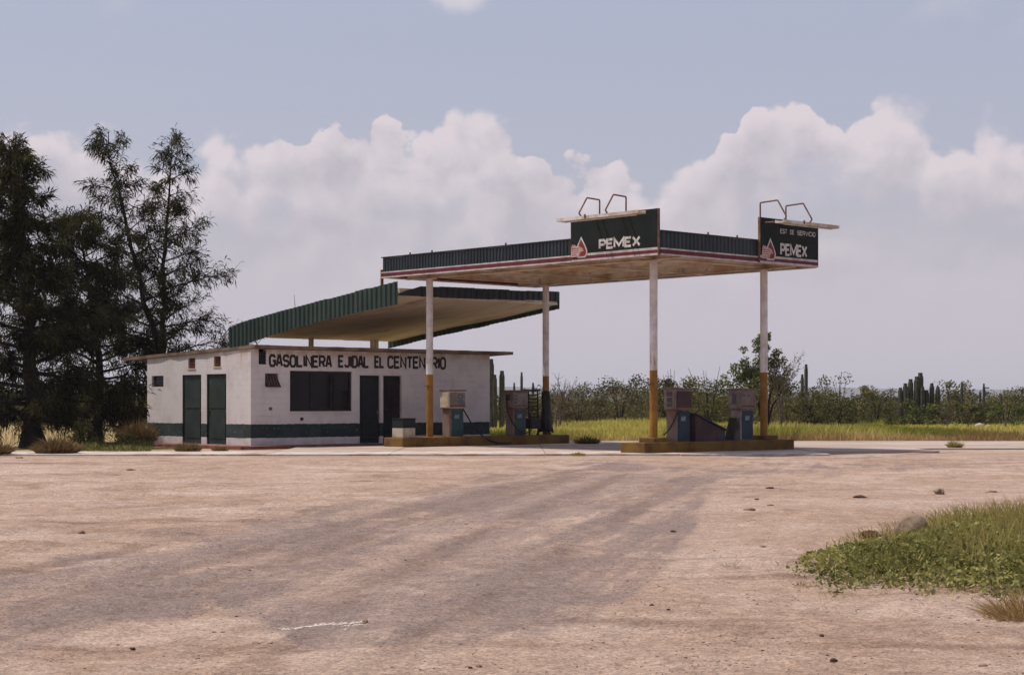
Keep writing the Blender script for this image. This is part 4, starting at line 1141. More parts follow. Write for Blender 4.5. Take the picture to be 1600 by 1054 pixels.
def casuarina(label, base, path, rad, crown, seed, nbr, reach, fol=1.0, droop=0.0, skew=0.0, group='casuarina trees left of the building'):
    """wispy needle tree: path = trunk points relative to base; branches rise, tips droop in sprays of needles"""
    rs = np.random.RandomState(seed)
    t = thing('casuarina_tree', label, 'tree', base, 0.0, group)
    P = np.array(path, float)
    seg = np.r_[0, np.cumsum(np.linalg.norm(np.diff(P, axis=0), axis=1))]; L = seg[-1]
    pos = lambda s: np.array([np.interp(s, seg, P[:, k]) for k in range(3)])
    tr = MB(); m = 16
    tp = [tuple(pos(L * i / m) + rs.normal(size=3) * np.array([.05, .05, 0]) * (i > 0)) for i in range(m + 1)]
    tr.tube(tp, [rad * (1 - 0.93 * (i / m) ** 0.8) + (rad * 0.5 if i == 0 else 0) for i in range(m + 1)], 10)
    spr = []; tints = []
    for b in range(nbr):
        f = crown[0] + (crown[1] - crown[0]) * ((b + rs.rand()) / nbr)
        s = f * L; p = pos(s)
        frac = (f - crown[0]) / (crown[1] - crown[0])
        ln = reach(frac) * rs.uniform(0.55, 1.2)
        a = b * 2.399 + rs.uniform(-.5, .5)
        ln *= 1 + skew * max(0.0, math.cos(a)) * (1 - abs(frac - 0.4) / 0.6)
        rise = rs.uniform(0.15, 0.75) - droop * max(0.0, 0.45 - frac)
        d = np.array([math.cos(a), math.sin(a), rise]); d /= np.linalg.norm(d)
        k = 6; bp = []
        for i in range(k + 1):
            q = i / k
            bp.append(p + d * ln * q + np.array([0, 0, 1]) * (0.18 * ln * q * q - 0.22 * ln * q ** 4) + rs.normal(size=3) * 0.05 * ln * q * 0.5)
        bp = np.array(bp)
        r0 = max(0.018, rad * 0.34 * (1 - f * 0.75))
        tr.tube([tuple(x) for x in bp], [r0 * (1 - 0.85 * i / k) for i in range(k + 1)], 5, cap=False)
        nsub = int(5 + ln * 4.2)
        for j in range(nsub):
            q = rs.uniform(0.22, 1.0) ** 0.8
            i0 = min(int(q * k), k - 1); w = q * k - i0
            o = bp[i0] * (1 - w) + bp[i0 + 1] * w
            sd = d * rs.uniform(0.4, 1.0) + rs.normal(size=3) * 0.55 + np.array([0, 0, 0.15]); sd /= np.linalg.norm(sd)
            sl = rs.uniform(0.35, 0.95) * (0.55 + 0.25 * ln)
            e = o + sd * sl + np.array([0, 0, -0.12 * sl])
            tr.tube([tuple(o), tuple((o + e) / 2 + rs.normal(size=3) * 0.03), tuple(e)], [0.014, 0.010, 0.004], 4, cap=False)
            nb = int(36 * fol * rs.uniform(0.3, 1.8))
            qq = rs.rand(nb, 1) ** 0.6
            bb = o + (e - o) * qq + rs.normal(size=(nb, 3)) * (0.05 + 0.05 * sl)
            dd = sd * 0.7 + rs.normal(size=(nb, 3)) * 0.5 + np.array([0, 0, rs.uniform(-0.7, 0.2)])
            spr.append(blades(bb, dd, rs.uniform(0.16, 0.42, nb), rs.uniform(0.022, 0.05, nb), rs, bend=0.25))
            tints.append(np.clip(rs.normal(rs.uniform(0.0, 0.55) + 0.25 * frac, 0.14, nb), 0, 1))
    tr.obj('trunk', 'bark', t, smooth=True)
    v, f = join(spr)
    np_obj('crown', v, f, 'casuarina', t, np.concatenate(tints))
    return t

def rel(b, pts, Y):
    """trunk points given as photograph pixels at depth Y, relative to the base"""
    out = []
    for px, py, dy in pts:
        q = at(px, Y + dy, EYE + (HOR - py) * (Y + dy) / F); out.append(tuple(q - b))
    return out

b = at(52, 56.5); t1 = casuarina('dense dark casuarina tree at the left edge of the photo', b, [(0, 0, 0)] + rel(b, [(50, 600, 0), (44, 470, .2), (30, 330, .3), (12, 228, .3)], 56.5), 0.33, (0.09, 0.99), 31, 80,
                                 lambda f: 2.9 - 2.6 * f ** 0.8 + 0.25 * math.sin(f * 9), 1.1, 1.5)
b = at(150, 63.5); casuarina('shorter bushy casuarina between the left edge tree and the leaning one', b, [(0, 0, 0)] + rel(b, [(155, 560, 0), (140, 440, .2), (120, 340, .3)], 63.5), 0.22, (0.12, 0.99), 32, 62,
                             lambda f: 2.8 - 1.9 * f, 1.1, 1.6)
b = at(268, 66.5); casuarina('slender casuarina with a trunk leaning left behind the building', b, [(0, 0, 0)] + rel(b, [(256, 590, 0), (222, 450, .2), (196, 345, .3), (180, 265, .3), (166, 206, .3)], 66.5), 0.20, (0.20, 0.995), 38, 44,
                             lambda f: 2.3 - 1.8 * f ** 0.8, 0.55)
b = at(252, 69.0); casuarina('upright slender casuarina closest to the building roof', b, [(0, 0, 0)] + rel(b, [(254, 560, 0), (258, 430, .2), (264, 300, .3), (270, 214, .3)], 69.0), 0.19, (0.22, 0.995), 47, 46,
                             lambda f: 2.7 - 2.35 * f ** 0.7, 0.58, 0.25, 0.65)


def bush_mesh(rs, w, h, nclump, per, leaf, sz=(0.7, 1.3), flat=0.0):
    """clumps of leaves through a rounded volume; returns verts, faces, tints"""
    cs = []
    for i in range(nclump):
        a = rs.rand() * 2 * math.pi; r = math.sqrt(rs.rand()) * w / 2
        zmax = h * (1 - (r / (w / 2)) ** 2.4 * 0.75)
        z = zmax * rs.uniform(0.03, 1.0) ** 0.85
        cs.append((r * math.cos(a), r * math.sin(a), z, rs.uniform(0.10, 0.22) * min(w, h * 1.4)))
    V = []; T = []
    for (x, y, z, cr) in cs:
        p = rs.normal(size=(per, 3)); p /= np.linalg.norm(p, axis=1, keepdims=True); p *= (rs.rand(per, 1) ** 0.45) * cr
        p[:, 2] *= 0.75
        c = p + np.array([x, y, z]); c[:, 2] = np.maximum(c[:, 2], 0.02)
        V.append(leaves(c, leaf * rs.uniform(*sz, per), rs))
        T.append(np.clip(rs.normal(rs.uniform(0.2, 0.75), 0.18, per), 0, 1))
    v, f = join(V)
    return v, f, np.concatenate(T)

def stems(rs, w, h, n, r=0.03, lean=0.6):
    mb = MB()
    for i in range(n):
        a = rs.rand() * 6.28; k = rs.uniform(0.2, lean) * w / 2
        p1 = Vector((k * math.cos(a) * 0.5, k * math.sin(a) * 0.5, h * 0.45)); p2 = Vector((k * math.cos(a) * 1.2, k * math.sin(a) * 1.2, h * rs.uniform(0.75, 0.95)))
        mb.tube([(0.05 * math.cos(a), 0.05 * math.sin(a), -0.05), tuple(p1), tuple(p2)], [r, r * 0.7, r * 0.3], 5, cap=False)
    return mb

def bush(name, label, cat, base, w, h, seed, m='bushleaf', nclump=30, per=60, leaf=0.07, group=None, nstem=6, stemr=0.035):
    rs = np.random.RandomState(seed)
    t = thing(name, label, cat, base, 0.0, group)
    stems(rs, w, h, nstem, stemr).obj('trunk', 'bark', t)
    v, f, ti = bush_mesh(rs, w, h, nclump, per, leaf)
    np_obj('crown', v, f, m, t, ti)
    return t

# ------------------------------------------------------------------ far thicket: one mass of scrub, then what stands out of it
def thicket():
    rs = np.random.RandomState(77)
    protos = [bush_mesh(rs, rs.uniform(3.0, 5.0), rs.uniform(2.1, 3.0), 40, 62, 0.085) for _ in range(6)]
    V = []; T = []
    for row, (yy, hs) in enumerate(((106, 0.34), (112, 0.46), (118, 0.80), (124, 0.92), (131, 1.0), (139, 1.05), (152, 1.15), (175, 1.3))):
        x = -0.42 * yy
        while x < 0.46 * yy:
            x += rs.choice([1.0, 1.6, 2.4, 4.0]) * rs.uniform(0.8, 1.2)
            v, f, t_ = protos[rs.randint(6)]
            a = rs.rand() * 6.28; s = hs * rs.choice([0.55, 0.75, 0.9, 1.05, 1.3]) * rs.uniform(0.9, 1.1)
            px = 800 + F * x / yy
            if 1335 < px < 1480: s *= 0.84
            c, sn = math.cos(a), math.sin(a)
            q = v.copy(); q[:, 0] = (v[:, 0] * c - v[:, 1] * sn) * s; q[:, 1] = (v[:, 0] * sn + v[:, 1] * c) * s; q[:, 2] = v[:, 2] * s
            q[:, 2] *= 0.86
            q += np.array([x, yy + rs.uniform(-3, 3), -0.05])
            V.append((q, f)); T.append(np.clip(t_ * 0.9 + rs.uniform(-0.2, 0.25), 0, 1))
    v, f = join(V)
    o = np_obj('thicket', v, f, 'bushleaf', None, np.concatenate(T))
    tag(o, 'long belt of dusty green scrub across the far edge of the field', 'thicket', kind='stuff')
thicket()

G_BUSH = 'bushes at the front of the far scrub'
for (px, yy, w, h, sd, m, lb) in (
    (826, 96, 2.6, 1.9, 1, 'bushleaf', 'low green bush seen between the building and the farther pump'),
    (905, 106, 3.8, 2.4, 2, 'greyleaf', 'rounded greyish bush right of the far column'),
    (968, 108, 4.6, 3.1, 3, 'greyleaf', 'wide greyish bush left of the near column'),
    (1048, 104, 2.6, 3.7, 4, 'bushleaf', 'dark bush behind the dark fronted pump'),
    (1108, 102, 4.0, 3.9, 5, 'bushleaf', 'tall ragged bush behind the dark wedge shaped box'),
    (1262, 104, 3.4, 2.7, 6, 'bushleaf', 'dark rounded bush right of the right column'),
    (1312, 106, 3.6, 3.2, 7, 'bushleaf', 'twin topped dark bush left of the candelabra cactus'),
    (1368, 112, 3.6, 2.5, 8, 'bushleaf', 'low rounded bush just left of the candelabra cactus'),
    (1432, 98, 4.0, 1.45, 9, 'treeleaf', 'fresh green bush at the foot of the candelabra cactus'),
    (1504, 99, 4.4, 1.6, 10, 'bushleaf', 'low spreading bush left of the thin cactus stand'),
    (1572, 97, 4.2, 1.75, 11, 'treeleaf', 'green bush at the right edge of the far scrub'),
    (640, 100, 3.4, 2.6, 12, 'bushleaf', 'bush hidden for the most part behind the white building')):
    if px == 640: continue
    bush('desert_bush', lb, 'bush', at(px, yy), w, h, 100 + sd, m, 44, 80, 0.075, G_BUSH)

# broad tree behind the right column
def broad_tree(label, base, tops, seed):
    rs = np.random.RandomState(seed)
    t = thing('mesquite_tree', label, 'tree', base)
    mb = MB(); V = []; T = []
    for (dx, dy, z, cr, n) in tops:
        e = np.array([dx, dy, z]); mid = np.array([dx * 0.35, dy * 0.35, z * 0.55])
        mb.tube([(rs.uniform(-.12, .12), rs.uniform(-.12, .12), -0.05), tuple(mid), tuple(e)], [0.085, 0.05, 0.015], 6, cap=False)
        for k in range(10):
            c0 = e + rs.normal(size=3) * cr * np.array([.5, .5, .42])
            p = rs.normal(size=(n, 3)); p /= np.linalg.norm(p, axis=1, keepdims=True); p *= rs.rand(n, 1) ** 0.5 * cr * 0.5
            V.append(leaves(c0 + p, 0.075 * rs.uniform(0.7, 1.4, n), rs)); T.append(np.clip(rs.normal(rs.uniform(0.3, 0.8), 0.2, n), 0, 1))
    mb.obj('trunk', 'bark', t)
    v, f = join(V); np_obj('crown', v, f, 'treeleaf', t, np.concatenate(T))
    return t
broad_tree('tall green leafy tree rising behind the right canopy column', at(1196, 92),
           [(-0.9, 0, 3.4, 0.75, 70), (-0.3, 0.2, 3.2, 0.8, 70), (-1.2, 0.1, 2.9, 0.6, 50), (-0.35, 0, 4.2, 0.55, 60), (-0.15, 0.1, 4.85, 0.38, 45), (0.75, 0, 3.6, 0.55, 50), (0.6, 0.2, 2.8, 0.7, 60), (0.3, -0.2, 2.2, 0.8, 60), (-0.6, -0.2, 2.1, 0.8, 60), (1.1, 0.1, 2.3, 0.6, 50)], 5)

def bare_tree(label, base, h, seed, spread=0.5):
    rs = np.random.RandomState(seed)
    t = thing('bare_shrub', label, 'shrub', base)
    mb = MB(); V = []
    def grow(p, d, ln, r, depth):
        q = p + d * ln * 0.5 + Vector(rs.normal(size=3) * 0.05 * ln); e = p + d * ln
        mb.tube([tuple(p), tuple(q), tuple(e)], [r, r * 0.8, r * 0.55], 5, cap=False)
        if depth == 0: return
        for k in range(3):
            nd = (d + Vector(rs.normal(size=3)) * spread + Vector((0, 0, 0.12))).normalized()
            grow(p + (e - p) * rs.uniform(0.55, 1.0), nd, ln * rs.uniform(0.5, 0.75), r * 0.55, depth - 1)
    for k in range(3):
        grow(Vector((rs.uniform(-.1, .1), rs.uniform(-.1, .1), -0.05)), Vector((rs.uniform(-.25, .25), rs.uniform(-.25, .25), 1)).normalized(), h * 0.48, 0.045, 3)
    mb.obj('branches', 'twig', t)
    n = 260
    c = np.array([mb.v[i] for i in rs.randint(len(mb.v) // 2, len(mb.v), n)]) + rs.normal(size=(n, 3)) * 0.06
    v, f = leaves(c, 0.05 * rs.uniform(.7, 1.3, n), rs)
    np_obj('leaves', v, f, 'greyleaf', t, rs.rand(n))
    return t
bare_tree('thin bare twiggy tree just right of the right column', at(1222, 90), 4.0, 3, 0.32)
bare_tree('wispy bare shrub just right of the far column', at(872, 92), 3.0, 4, 0.45)
bare_tree('small dead shrub standing alone in the grass on the right', at(1476, 92), 1.5, 6, 0.6)

# cacti
def cactus(label, base, st, group='cacti standing out of the scrub', thin=1.0):
    t = thing('cactus', label, 'cactus', base, 0.0, group)
    for i, (dx, dy, h, lean, r) in enumerate(st):
        mb = MB(); n = 16; lev = 22
        for k in range(lev + 1):
            q = k / lev; z = h * q
            bend = lean * (1 - (1 - min(q * 2.2, 1)) ** 2) if lean else 0
            rr = r * thin * (0.72 + 0.28 * min(q * 3, 1)) * (1 if q < 0.95 else 0.72)
            for a in range(n):
                rib = 1.0 if a % 2 else 0.80
                mb.v.append((dx + bend + rr * rib * math.cos(6.2832 * a / n), dy + rr * rib * math.sin(6.2832 * a / n), z - 0.05))
        for k in range(lev):
            for a in range(n):
                mb.f.append((k * n + a, k * n + (a + 1) % n, (k + 1) * n + (a + 1) % n, (k + 1) * n + a))
        mb.f.append(tuple(lev * n + a for a in range(n)))
        mb.obj('stem', 'cactus', t)
    return t
cactus('broad candelabra cactus with many upright arms on the right', at(1436, 101),
       [(-0.05, 0, 3.0, -0.08, .17), (0.10, .1, 3.22, 0.0, .18), (-0.25, .1, 2.85, -0.22, .16), (-0.35, 0, 2.6, -0.45, .15), (-0.45, .1, 2.35, -0.62, .14), (0.22, 0, 2.2, 0.22, .15), (0.35, .1, 2.6, 0.42, .14), (0.5, 0, 2.4, 0.6, .14), (0.1, -.2, 2.4, 0.05, .15)])
cactus('dark twin stemmed cactus just beside the right wall of the building', at(776, 88),
       [(-0.28, 0, 3.7, 0.0, .16), (0.22, .05, 3.1, 0.05, .15), (-0.05, -.1, 2.9, -0.05, .13)])
cactus('tall slim cactus standing above the bushes right of the canopy', at(1260, 112), [(-0.05, 0, 3.95, 0.03, .12), (-0.2, .1, 3.3, -0.05, .11)])
cactus('stand of thin grey cactus stems near the right edge', at(1528, 102),
       [(-0.8, 0, 2.15, -0.95, .07), (-0.6, 0, 2.6, -0.35, .08), (-0.2, .1, 2.1, 0.35, .08), (0.7, 0, 2.6, -0.35, .07), (0.8, .1, 2.0, 0.6, .07)])
cactus('slim cactus tips showing above the grimy fuel pump', at(815, 98), [(0, 0, 3.2, 0.0, .08), (-0.32, 0, 2.6, -0.1, .07), (0.55, 0, 2.6, 0.1, .08)])

# ------------------------------------------------------------------ grasses
def grass_field():
    rs = np.random.RandomState(5)
    def field(n, xr, yr, keep, hgt, wd, m, name, label, ti=None):
        x = rs.uniform(*xr, n); y = yr[0] + (yr[1] - yr[0]) * rs.rand(n) ** 1.35
        x = x * (y / yr[0])
        k = keep(x, y, rs.rand(n)); x, y = x[k], y[k]; n = len(x)
        base = np.stack([x, y, np.full(n, -0.06)], -1)
        patch = fbm(x * 0.22, y * 0.10, 50, 4)
        hh = rs.uniform(*hgt, n) * (0.25 + 1.4 * np.clip((fbm(x * 0.12, y * 0.06, 55, 3) - 0.25) * 1.6, 0, 1))
        d = np.stack([rs.normal(0, .28, n), rs.normal(0, .28, n), np.ones(n)], -1)
        v, f = blades(base, d, hh, rs.uniform(*wd, n) * (y / yr[0]), rs, bend=0.12)
        t = np.clip(rs.normal(0, .2, n) + (patch - 0.5) * 3.2 + 0.5, 0, 1)
        o = np_obj(name, v, f, m, None, t); tag(o, label, 'grass', kind='stuff')
    pxof = lambda x, y: 800 + F * x / y
    field(120000, (-2.6, 23), (66.0, 126), lambda x, y, r: (pxof(x, y) > 740) & (r < 0.10 + 2.6 * (fbm(x * .11, y * .06, 60, 4) - 0.34) * (1.0 - 0.55 * (pxof(x, y) > 1500))),
          (0.20, 0.58), (0.025, 0.055), 'grass', 'grass', 'yellow green tall grass field behind the pumps')
    field(30000, (-2.0, 22.5), (65.0, 84), lambda x, y, r: (pxof(x, y) > 760) & (r < np.where(pxof(x, y) > 1225, 1.0, 0.35)), (0.14, 0.42), (0.02, 0.045), 'drygrass', 'dry_grass', 'fringe of dry tan grass along the far edge of the forecourt')
    field(6000, (-24, -9.5), (60, 105), lambda x, y, r: (pxof(x, y) < 260) & (r < 1.5 * (fbm(x * .25, y * .15, 61, 3) - 0.42)), (0.15, 0.5), (0.03, 0.05), 'drygrass', 'dry_grass', 'dry tan grass beneath the trees on the left')
    # green weeds along the kerb left of the building
    n = 9000
    px = rs.uniform(118, 236, n); y = rs.uniform(51.5, 57.5, n)
    x = (px - 800) / F * y
    base = np.stack([x, y, np.full(n, -0.05)], -1)
    p2 = fbm(x * .8, y * .8, 70, 3)
    kk = rs.rand(n) < np.clip((p2 - 0.36) * 4.5, 0.03, 1); base = base[kk]; p2 = p2[kk]; n = len(base)
    v, f = blades(base, np.stack([rs.normal(0, .6, n), rs.normal(0, .6, n), np.ones(n)], -1), rs.uniform(.04, .30, n) * (0.2 + 1.5 * p2), rs.uniform(.02, .05, n), rs)
    tag(np_obj('weeds', v, f, 'creeper', None, np.clip(rs.normal(.35, .25, n), 0, 1)), 'green weeds along the kerb left of the building', 'weeds', kind='stuff')
grass_field()

def tuft(name, label, base, w, h, n, m, seed, group=None, wd=(0.008, 0.02), flop=0.75, mound=0.0, cat='grass tuft'):
    rs = np.random.RandomState(seed)
    a = rs.rand(n) * 6.28; r = np.sqrt(rs.rand(n)) * w * 0.42
    ctr = np.stack([r * np.cos(a), r * np.sin(a), np.zeros(n)], -1)
    zz = mound * h * (1 - (r / (w * 0.45)) ** 2).clip(0, 1) * rs.rand(n) - 0.03
    ctr[:, 2] = zz
    d = np.stack([np.cos(a) * flop * r / w * 2.2 + rs.normal(0, .25, n), np.sin(a) * flop * r / w * 2.2 + rs.normal(0, .25, n), np.ones(n) * 0.8], -1)
    ln = h * rs.uniform(0.35, 1.0, n) ** 1.3 * rs.uniform(0.8, 1.45, n) * (1 - 0.35 * (r / (w * 0.45)))
    v, f = blades(ctr, d, ln, rs.uniform(*wd, n), rs, bend=0.18)
    o = np_obj(name, v, f, m, None, np.clip(rs.normal(.45, .25, n), 0, 1))
    o.location = gz(base) if base[1] < 47 else base
    return tag(o, label, cat, group)

TG = 'dry tufts round the forecourt'
tuft('grass_tuft', 'mound of dry brown grass spilling over the kerb at the left', at(88, 49.4), 1.25, 0.50, 3600, 'browngrass', 1, TG, (.012, .028), 1.1, 0.45)
tuft('grass_tuft', 'dry brown tuft cut by the left edge of the photo', at(-6, 48.6), 0.85, 0.55, 1500, 'browngrass', 2, TG, (.012, .028))
tuft('grass_tuft', 'dry brown tuft in front of the washroom doors', at(294, 51.2), 0.72, 0.42, 1500, 'browngrass', 3, TG, (.012, .026))
tuft('grass_tuft', 'small low dry tuft by the building corner', at(345, 51.6), 0.45, 0.26, 500, 'browngrass', 4, TG, (.010, .022))
tuft('grass_tuft', 'lone yellow green tuft on the bare ground at far right', at(1492, 55.5), 0.42, 0.36, 900, 'patchgrass', 5, TG, (.010, .024))
tuft('grass_tuft', 'pale dry tuft between the two islands', at(917, 60.5), 0.85, 0.42, 1200, 'browngrass', 6, TG, (.014, .03))
tuft('grass_tuft', 'little green tuft at the apron edge between the islands', at(903, 48.1), 0.50, 0.12, 500, 'patchgrass', 7, TG, (.010, .024))
tuft('grass_tuft', 'tall golden dry clump against the left rear corner of the building', at(216, 59.2), 1.1, 0.95, 2600, 'browngrass', 8, TG, (.015, .03), 0.5, 0.3)
bush('green_shrub', 'round grey green shrub under the casuarinas left of the building', 'shrub', at(128, 55.0), 1.15, 1.02, 44, 'bushleaf', 26, 70, 0.035, None, 5, 0.015)
bush('green_shrub', 'small dark green shrub near the golden clump by the building', 'shrub', at(196, 56.5), 0.9, 0.55, 45, 'creeper', 18, 60, 0.035, None, 4, 0.012)
bush('background_bush', 'dark bush deep behind the casuarina trunks on the left', 'bush', at(90, 92), 4.5, 2.6, 46, 'bushleaf', 36, 60, 0.085)
bush('background_bush', 'greyish bush seen between the casuarinas and the building', 'bush', at(196, 86), 4.0, 2.4, 47, 'greyleaf', 36, 60, 0.085)

# ------------------------------------------------------------------ green patch in the right foreground
def patch():
    rs = np.random.RandomState(9)
    def inside(px, py):
        fr = np.interp(px, [1228, 1260, 1320, 1380, 1450, 1540, 1700, 2100], [886, 904, 915, 917, 922, 931, 938, 960])
        bk = np.interp(px, [1228, 1260, 1330, 1400, 1450, 1520, 1600, 2100], [884, 866, 846, 838, 832, 822, 812, 800])
        return (py < fr) & (py > bk), fr, bk
    # creeping leaves
    n = 60000
    px = rs.uniform(1228, 1850, n); py = rs.uniform(826, 945, n)
    wv = (fbm(px * 0.03, py * 0.05, 80, 3) - 0.5) * 46
    k, fr, bk = inside(px, py + wv)
    edge = np.minimum(fr - py, (py - bk) * 0.8 + 6)
    dens = np.clip(edge / 22, 0.05, 1)
    k &= rs.rand(n) < dens * np.interp(px, [1228, 1290, 1360], [0.45, 0.8, 1])
    px, py, edge = px[k], py[k], edge[k]; n = len(px)
    y = F * EYE / (py - HOR); x = (px - 800) / F * y
    lump = fbm(x * 3.5, y * 3.0, 81, 3)
    top = np.clip(edge / 26, 0.1, 1) * (0.10 + 0.26 * lump) * np.interp(px, [1240, 1390, 1480], [.62, .62, 1])
    z = top * rs.rand(n) ** 0.55
    v, f = leaves(np.stack([x, y, z + ground_z(x, y)], -1), np.exp(rs.normal(-3.95, .35, n)), rs, up=0.55)
    o = np_obj('creeping_plant', v, f, 'creeper', None, np.clip(0.05 + 1.0 * lump + rs.normal(0, .22, n) - 0.15 + 0.5 * (fbm(x * 1.3, y * 1.3, 83, 3) - .5), 0, 1))
    # dead stalks and stray sprigs round its edge
    n2 = 2600
    qx = rs.uniform(1205, 1640, n2); qy = rs.uniform(835, 965, n2)
    kin, f2, b2 = inside(qx, qy)
    away = np.maximum(qy - f2, b2 - qy)
    k2 = (rs.rand(n2) < np.exp(-np.maximum(away, 0) / 9.0) * 0.8) & (away > -22) & (fbm(qx * 0.02, qy * 0.04, 84, 3) > 0.45)
    qx, qy = qx[k2], qy[k2]; n2 = len(qx)
    yy = F * EYE / (qy - HOR); xx = (qx - 800) / F * yy
    v2, f2_ = blades(np.stack([xx, yy, ground_z(xx, yy) - .01], -1), np.stack([rs.normal(-.1, .7, n2), rs.normal(0, .7, n2), np.ones(n2) * .8], -1), rs.uniform(.03, .16, n2), rs.uniform(.003, .008, n2), rs, bend=.3)
    tag(np_obj('dry_stalks', v2, f2_, 'drygrass', None, rs.rand(n2)), 'dry stalks and sprigs round the ragged edge of the green plants', 'dry stalks', kind='stuff')
    tag(o, 'leafy green creeping plant covering the ground at lower right', 'ground cover', kind='stuff')
    # taller grass standing behind and through it
    n = 34000
    px = rs.uniform(1290, 1850, n); py = rs.uniform(818, 905, n)
    k, fr, bk = inside(px, py)
    k = (py < fr - 12) & (py > bk - 8) & (rs.rand(n) < np.interp(px, [1290, 1400, 1480, 1560], [0.12, 0.35, 0.8, 1.0]) * np.interp(py, [815, 870, 905], [1, 0.75, 0.22]))
    px, py = px[k], py[k]; n = len(px)
    y = F * EYE / (py - HOR); x = (px - 800) / F * y
    hh = np.interp(px, [1290, 1420, 1500, 1580], [.14, .28, .40, .50]) * rs.uniform(.4, 1.3, n)
    v, f = blades(np.stack([x, y, ground_z(x, y) - .02], -1), np.stack([rs.normal(-.12, .38, n), rs.normal(0, .38, n), np.ones(n)], -1), hh, rs.uniform(.004, .010, n), rs, bend=.22)
    o = np_obj('roadside_grass', v, f, 'patchgrass', None, np.clip(rs.normal(.5, .3, n), 0, 1))
    tag(o, 'taller yellowish grass growing through the green plants at lower right', 'grass', kind='stuff')
patch()
tuft('dry_grass_clump', 'wiry dry grass clump cut by the right edge in the foreground', gp(1606, 962), 0.52, 0.36, 1500, 'drygrass', 21, None, (.003, .007), 1.0)
tuft('dry_weed', 'small brown weed at the left tip of the green plants', gp(1252, 911), 0.17, 0.09, 260, 'drygrass', 22, None, (.003, .007), 1.2)
tuft('thin_weed', 'sparse thin grass sprigs on bare dirt left of the green plants', gp(1143, 884), 0.22, 0.17, 60, 'patchgrass', 23, None, (.002, .004), 0.7)
tuft('dry_weed', 'flattened dry weed lying on the pale dirt above the green plants', gp(1180, 812), 0.34, 0.07, 220, 'drygrass', 24, None, (.005, .010), 1.8)

# ------------------------------------------------------------------ rocks, clods and grit
def rock(name, label, base, size, seed, m, squash=0.7, cat='rock', group=None, rough=0.28, sub=3):
    bm = bmesh.new(); bmesh.ops.create_icosphere(bm, subdivisions=sub, radius=1.0)
    rs = np.random.RandomState(seed); o1 = rs.uniform(0, 50, 3)
    P = np.array([v.co[:] for v in bm.verts])
    nz = fbm(P[:, 0] * 1.4 + o1[0] + P[:, 2], P[:, 1] * 1.4 + o1[1] - P[:, 2], seed, 4) - 0.5
    nz += 0.35 * (fbm(P[:, 0] * 4 + o1[1], P[:, 1] * 4 + P[:, 2] * 3, seed + 3, 3) - 0.5)
    P = P * (1 + rough * 2 * nz[:, None])
    P = P * np.array([size[0], size[1], size[0] * squash])
    P[:, 2] += size[0] * squash * 0.55
    for v, p in zip(bm.verts, P): v.co = p
    me = bpy.data.meshes.new(name); bm.to_mesh(me); bm.free()
    me.materials.append(M[m]); me.polygons.foreach_set('use_smooth', [True] * len(me.polygons))
    o = bpy.data.objects.new(name, me); COL.objects.link(o); o.location = gz(base, 0.08 * size[0]) if base[1] < 47 else base; o.rotation_euler = (0, 0, rs.rand() * 6)
    return tag(o, label, cat, group)

rock('boulder', 'rounded grey brown boulder behind the green plants at right', gp(1424, 842), (0.235, 0.19), 4, 'rock', 0.85, 'boulder', rough=0.12)
rock('rock', 'dark reddish rock just left of the boulder', gp(1358, 837), (0.13, 0.08), 6, 'rockdark', 0.42, rough=0.35)
RG = 'loose stones on the dirt'
for px, py, s, m, sq, lb in (
    (1468, 768, 0.105, 'rock', 0.7, 'small grey stone above the boulder on the right'),
    (1345, 778, 0.13, 'rockdark', 0.25, 'flat dark stone left of the upper grey stone'),
    (127, 833, 0.075, 'clod', 0.6, 'lone brown stone on the left dirt'),
    (571, 974, 0.032, 'clod', 0.7, 'little brown pebble at the end of the white streak'),
    (1203, 764, 0.09, 'rockdark', 0.25, 'thin dark clod farthest up the right dirt'),
    (1172, 796, 0.10, 'clod', 0.28, 'flat brown clod above the flattened weed'),
    (1204, 790, 0.07, 'clod', 0.3, 'little brown clod right of the flattened weed'),
    (1052, 827, 0.06, 'rockdark', 0.35, 'dark pebble beside the edge of the asphalt'),
    (1302, 1024, 0.045, 'rockdark', 0.4, 'dark red scrap lying low in the right foreground'),
    (1193, 853, 0.05, 'clod', 0.35, 'brown pebble left of the green plants'),
    (1018, 946, 0.022, 'rockdark', 0.6, 'left one of two dark pebbles on pale gravel below centre'),
    (1044, 951, 0.020, 'rockdark', 0.6, 'right one of two dark pebbles on pale gravel below centre'),
    (207, 1000, 0.026, 'rockdark', 0.55, 'dark pebble at the ragged asphalt edge lower left'),
    (1284, 992, 0.026, 'rockdark', 0.5, 'dark pebble below the green plants'),
    (1550, 768, 0.12, 'clod', 0.25, 'flat clod behind the grass at the right edge'),
    (1182, 778, 0.06, 'clod', 0.3, 'small clod among the debris on the right'),
    (204, 735, 0.13, 'clod', 0.25, 'flat clod on the dirt before the building'),
    (30, 714, 0.14, 'clod', 0.3, 'brown clod below the kerb at far left'),
    (748, 1040, 0.024, 'clod', 0.5, 'pebble at the bottom edge left of centre'),
    (735, 1042, 0.018, 'rockdark', 0.5, 'tiny dark pebble at the bottom edge')):
    s = s * (0.72 if s < 0.08 else 0.85)
    rock('stone', lb, gp(px, py), (s, s * 0.75), int(px), m, sq, 'stone', RG, 0.55, 3)

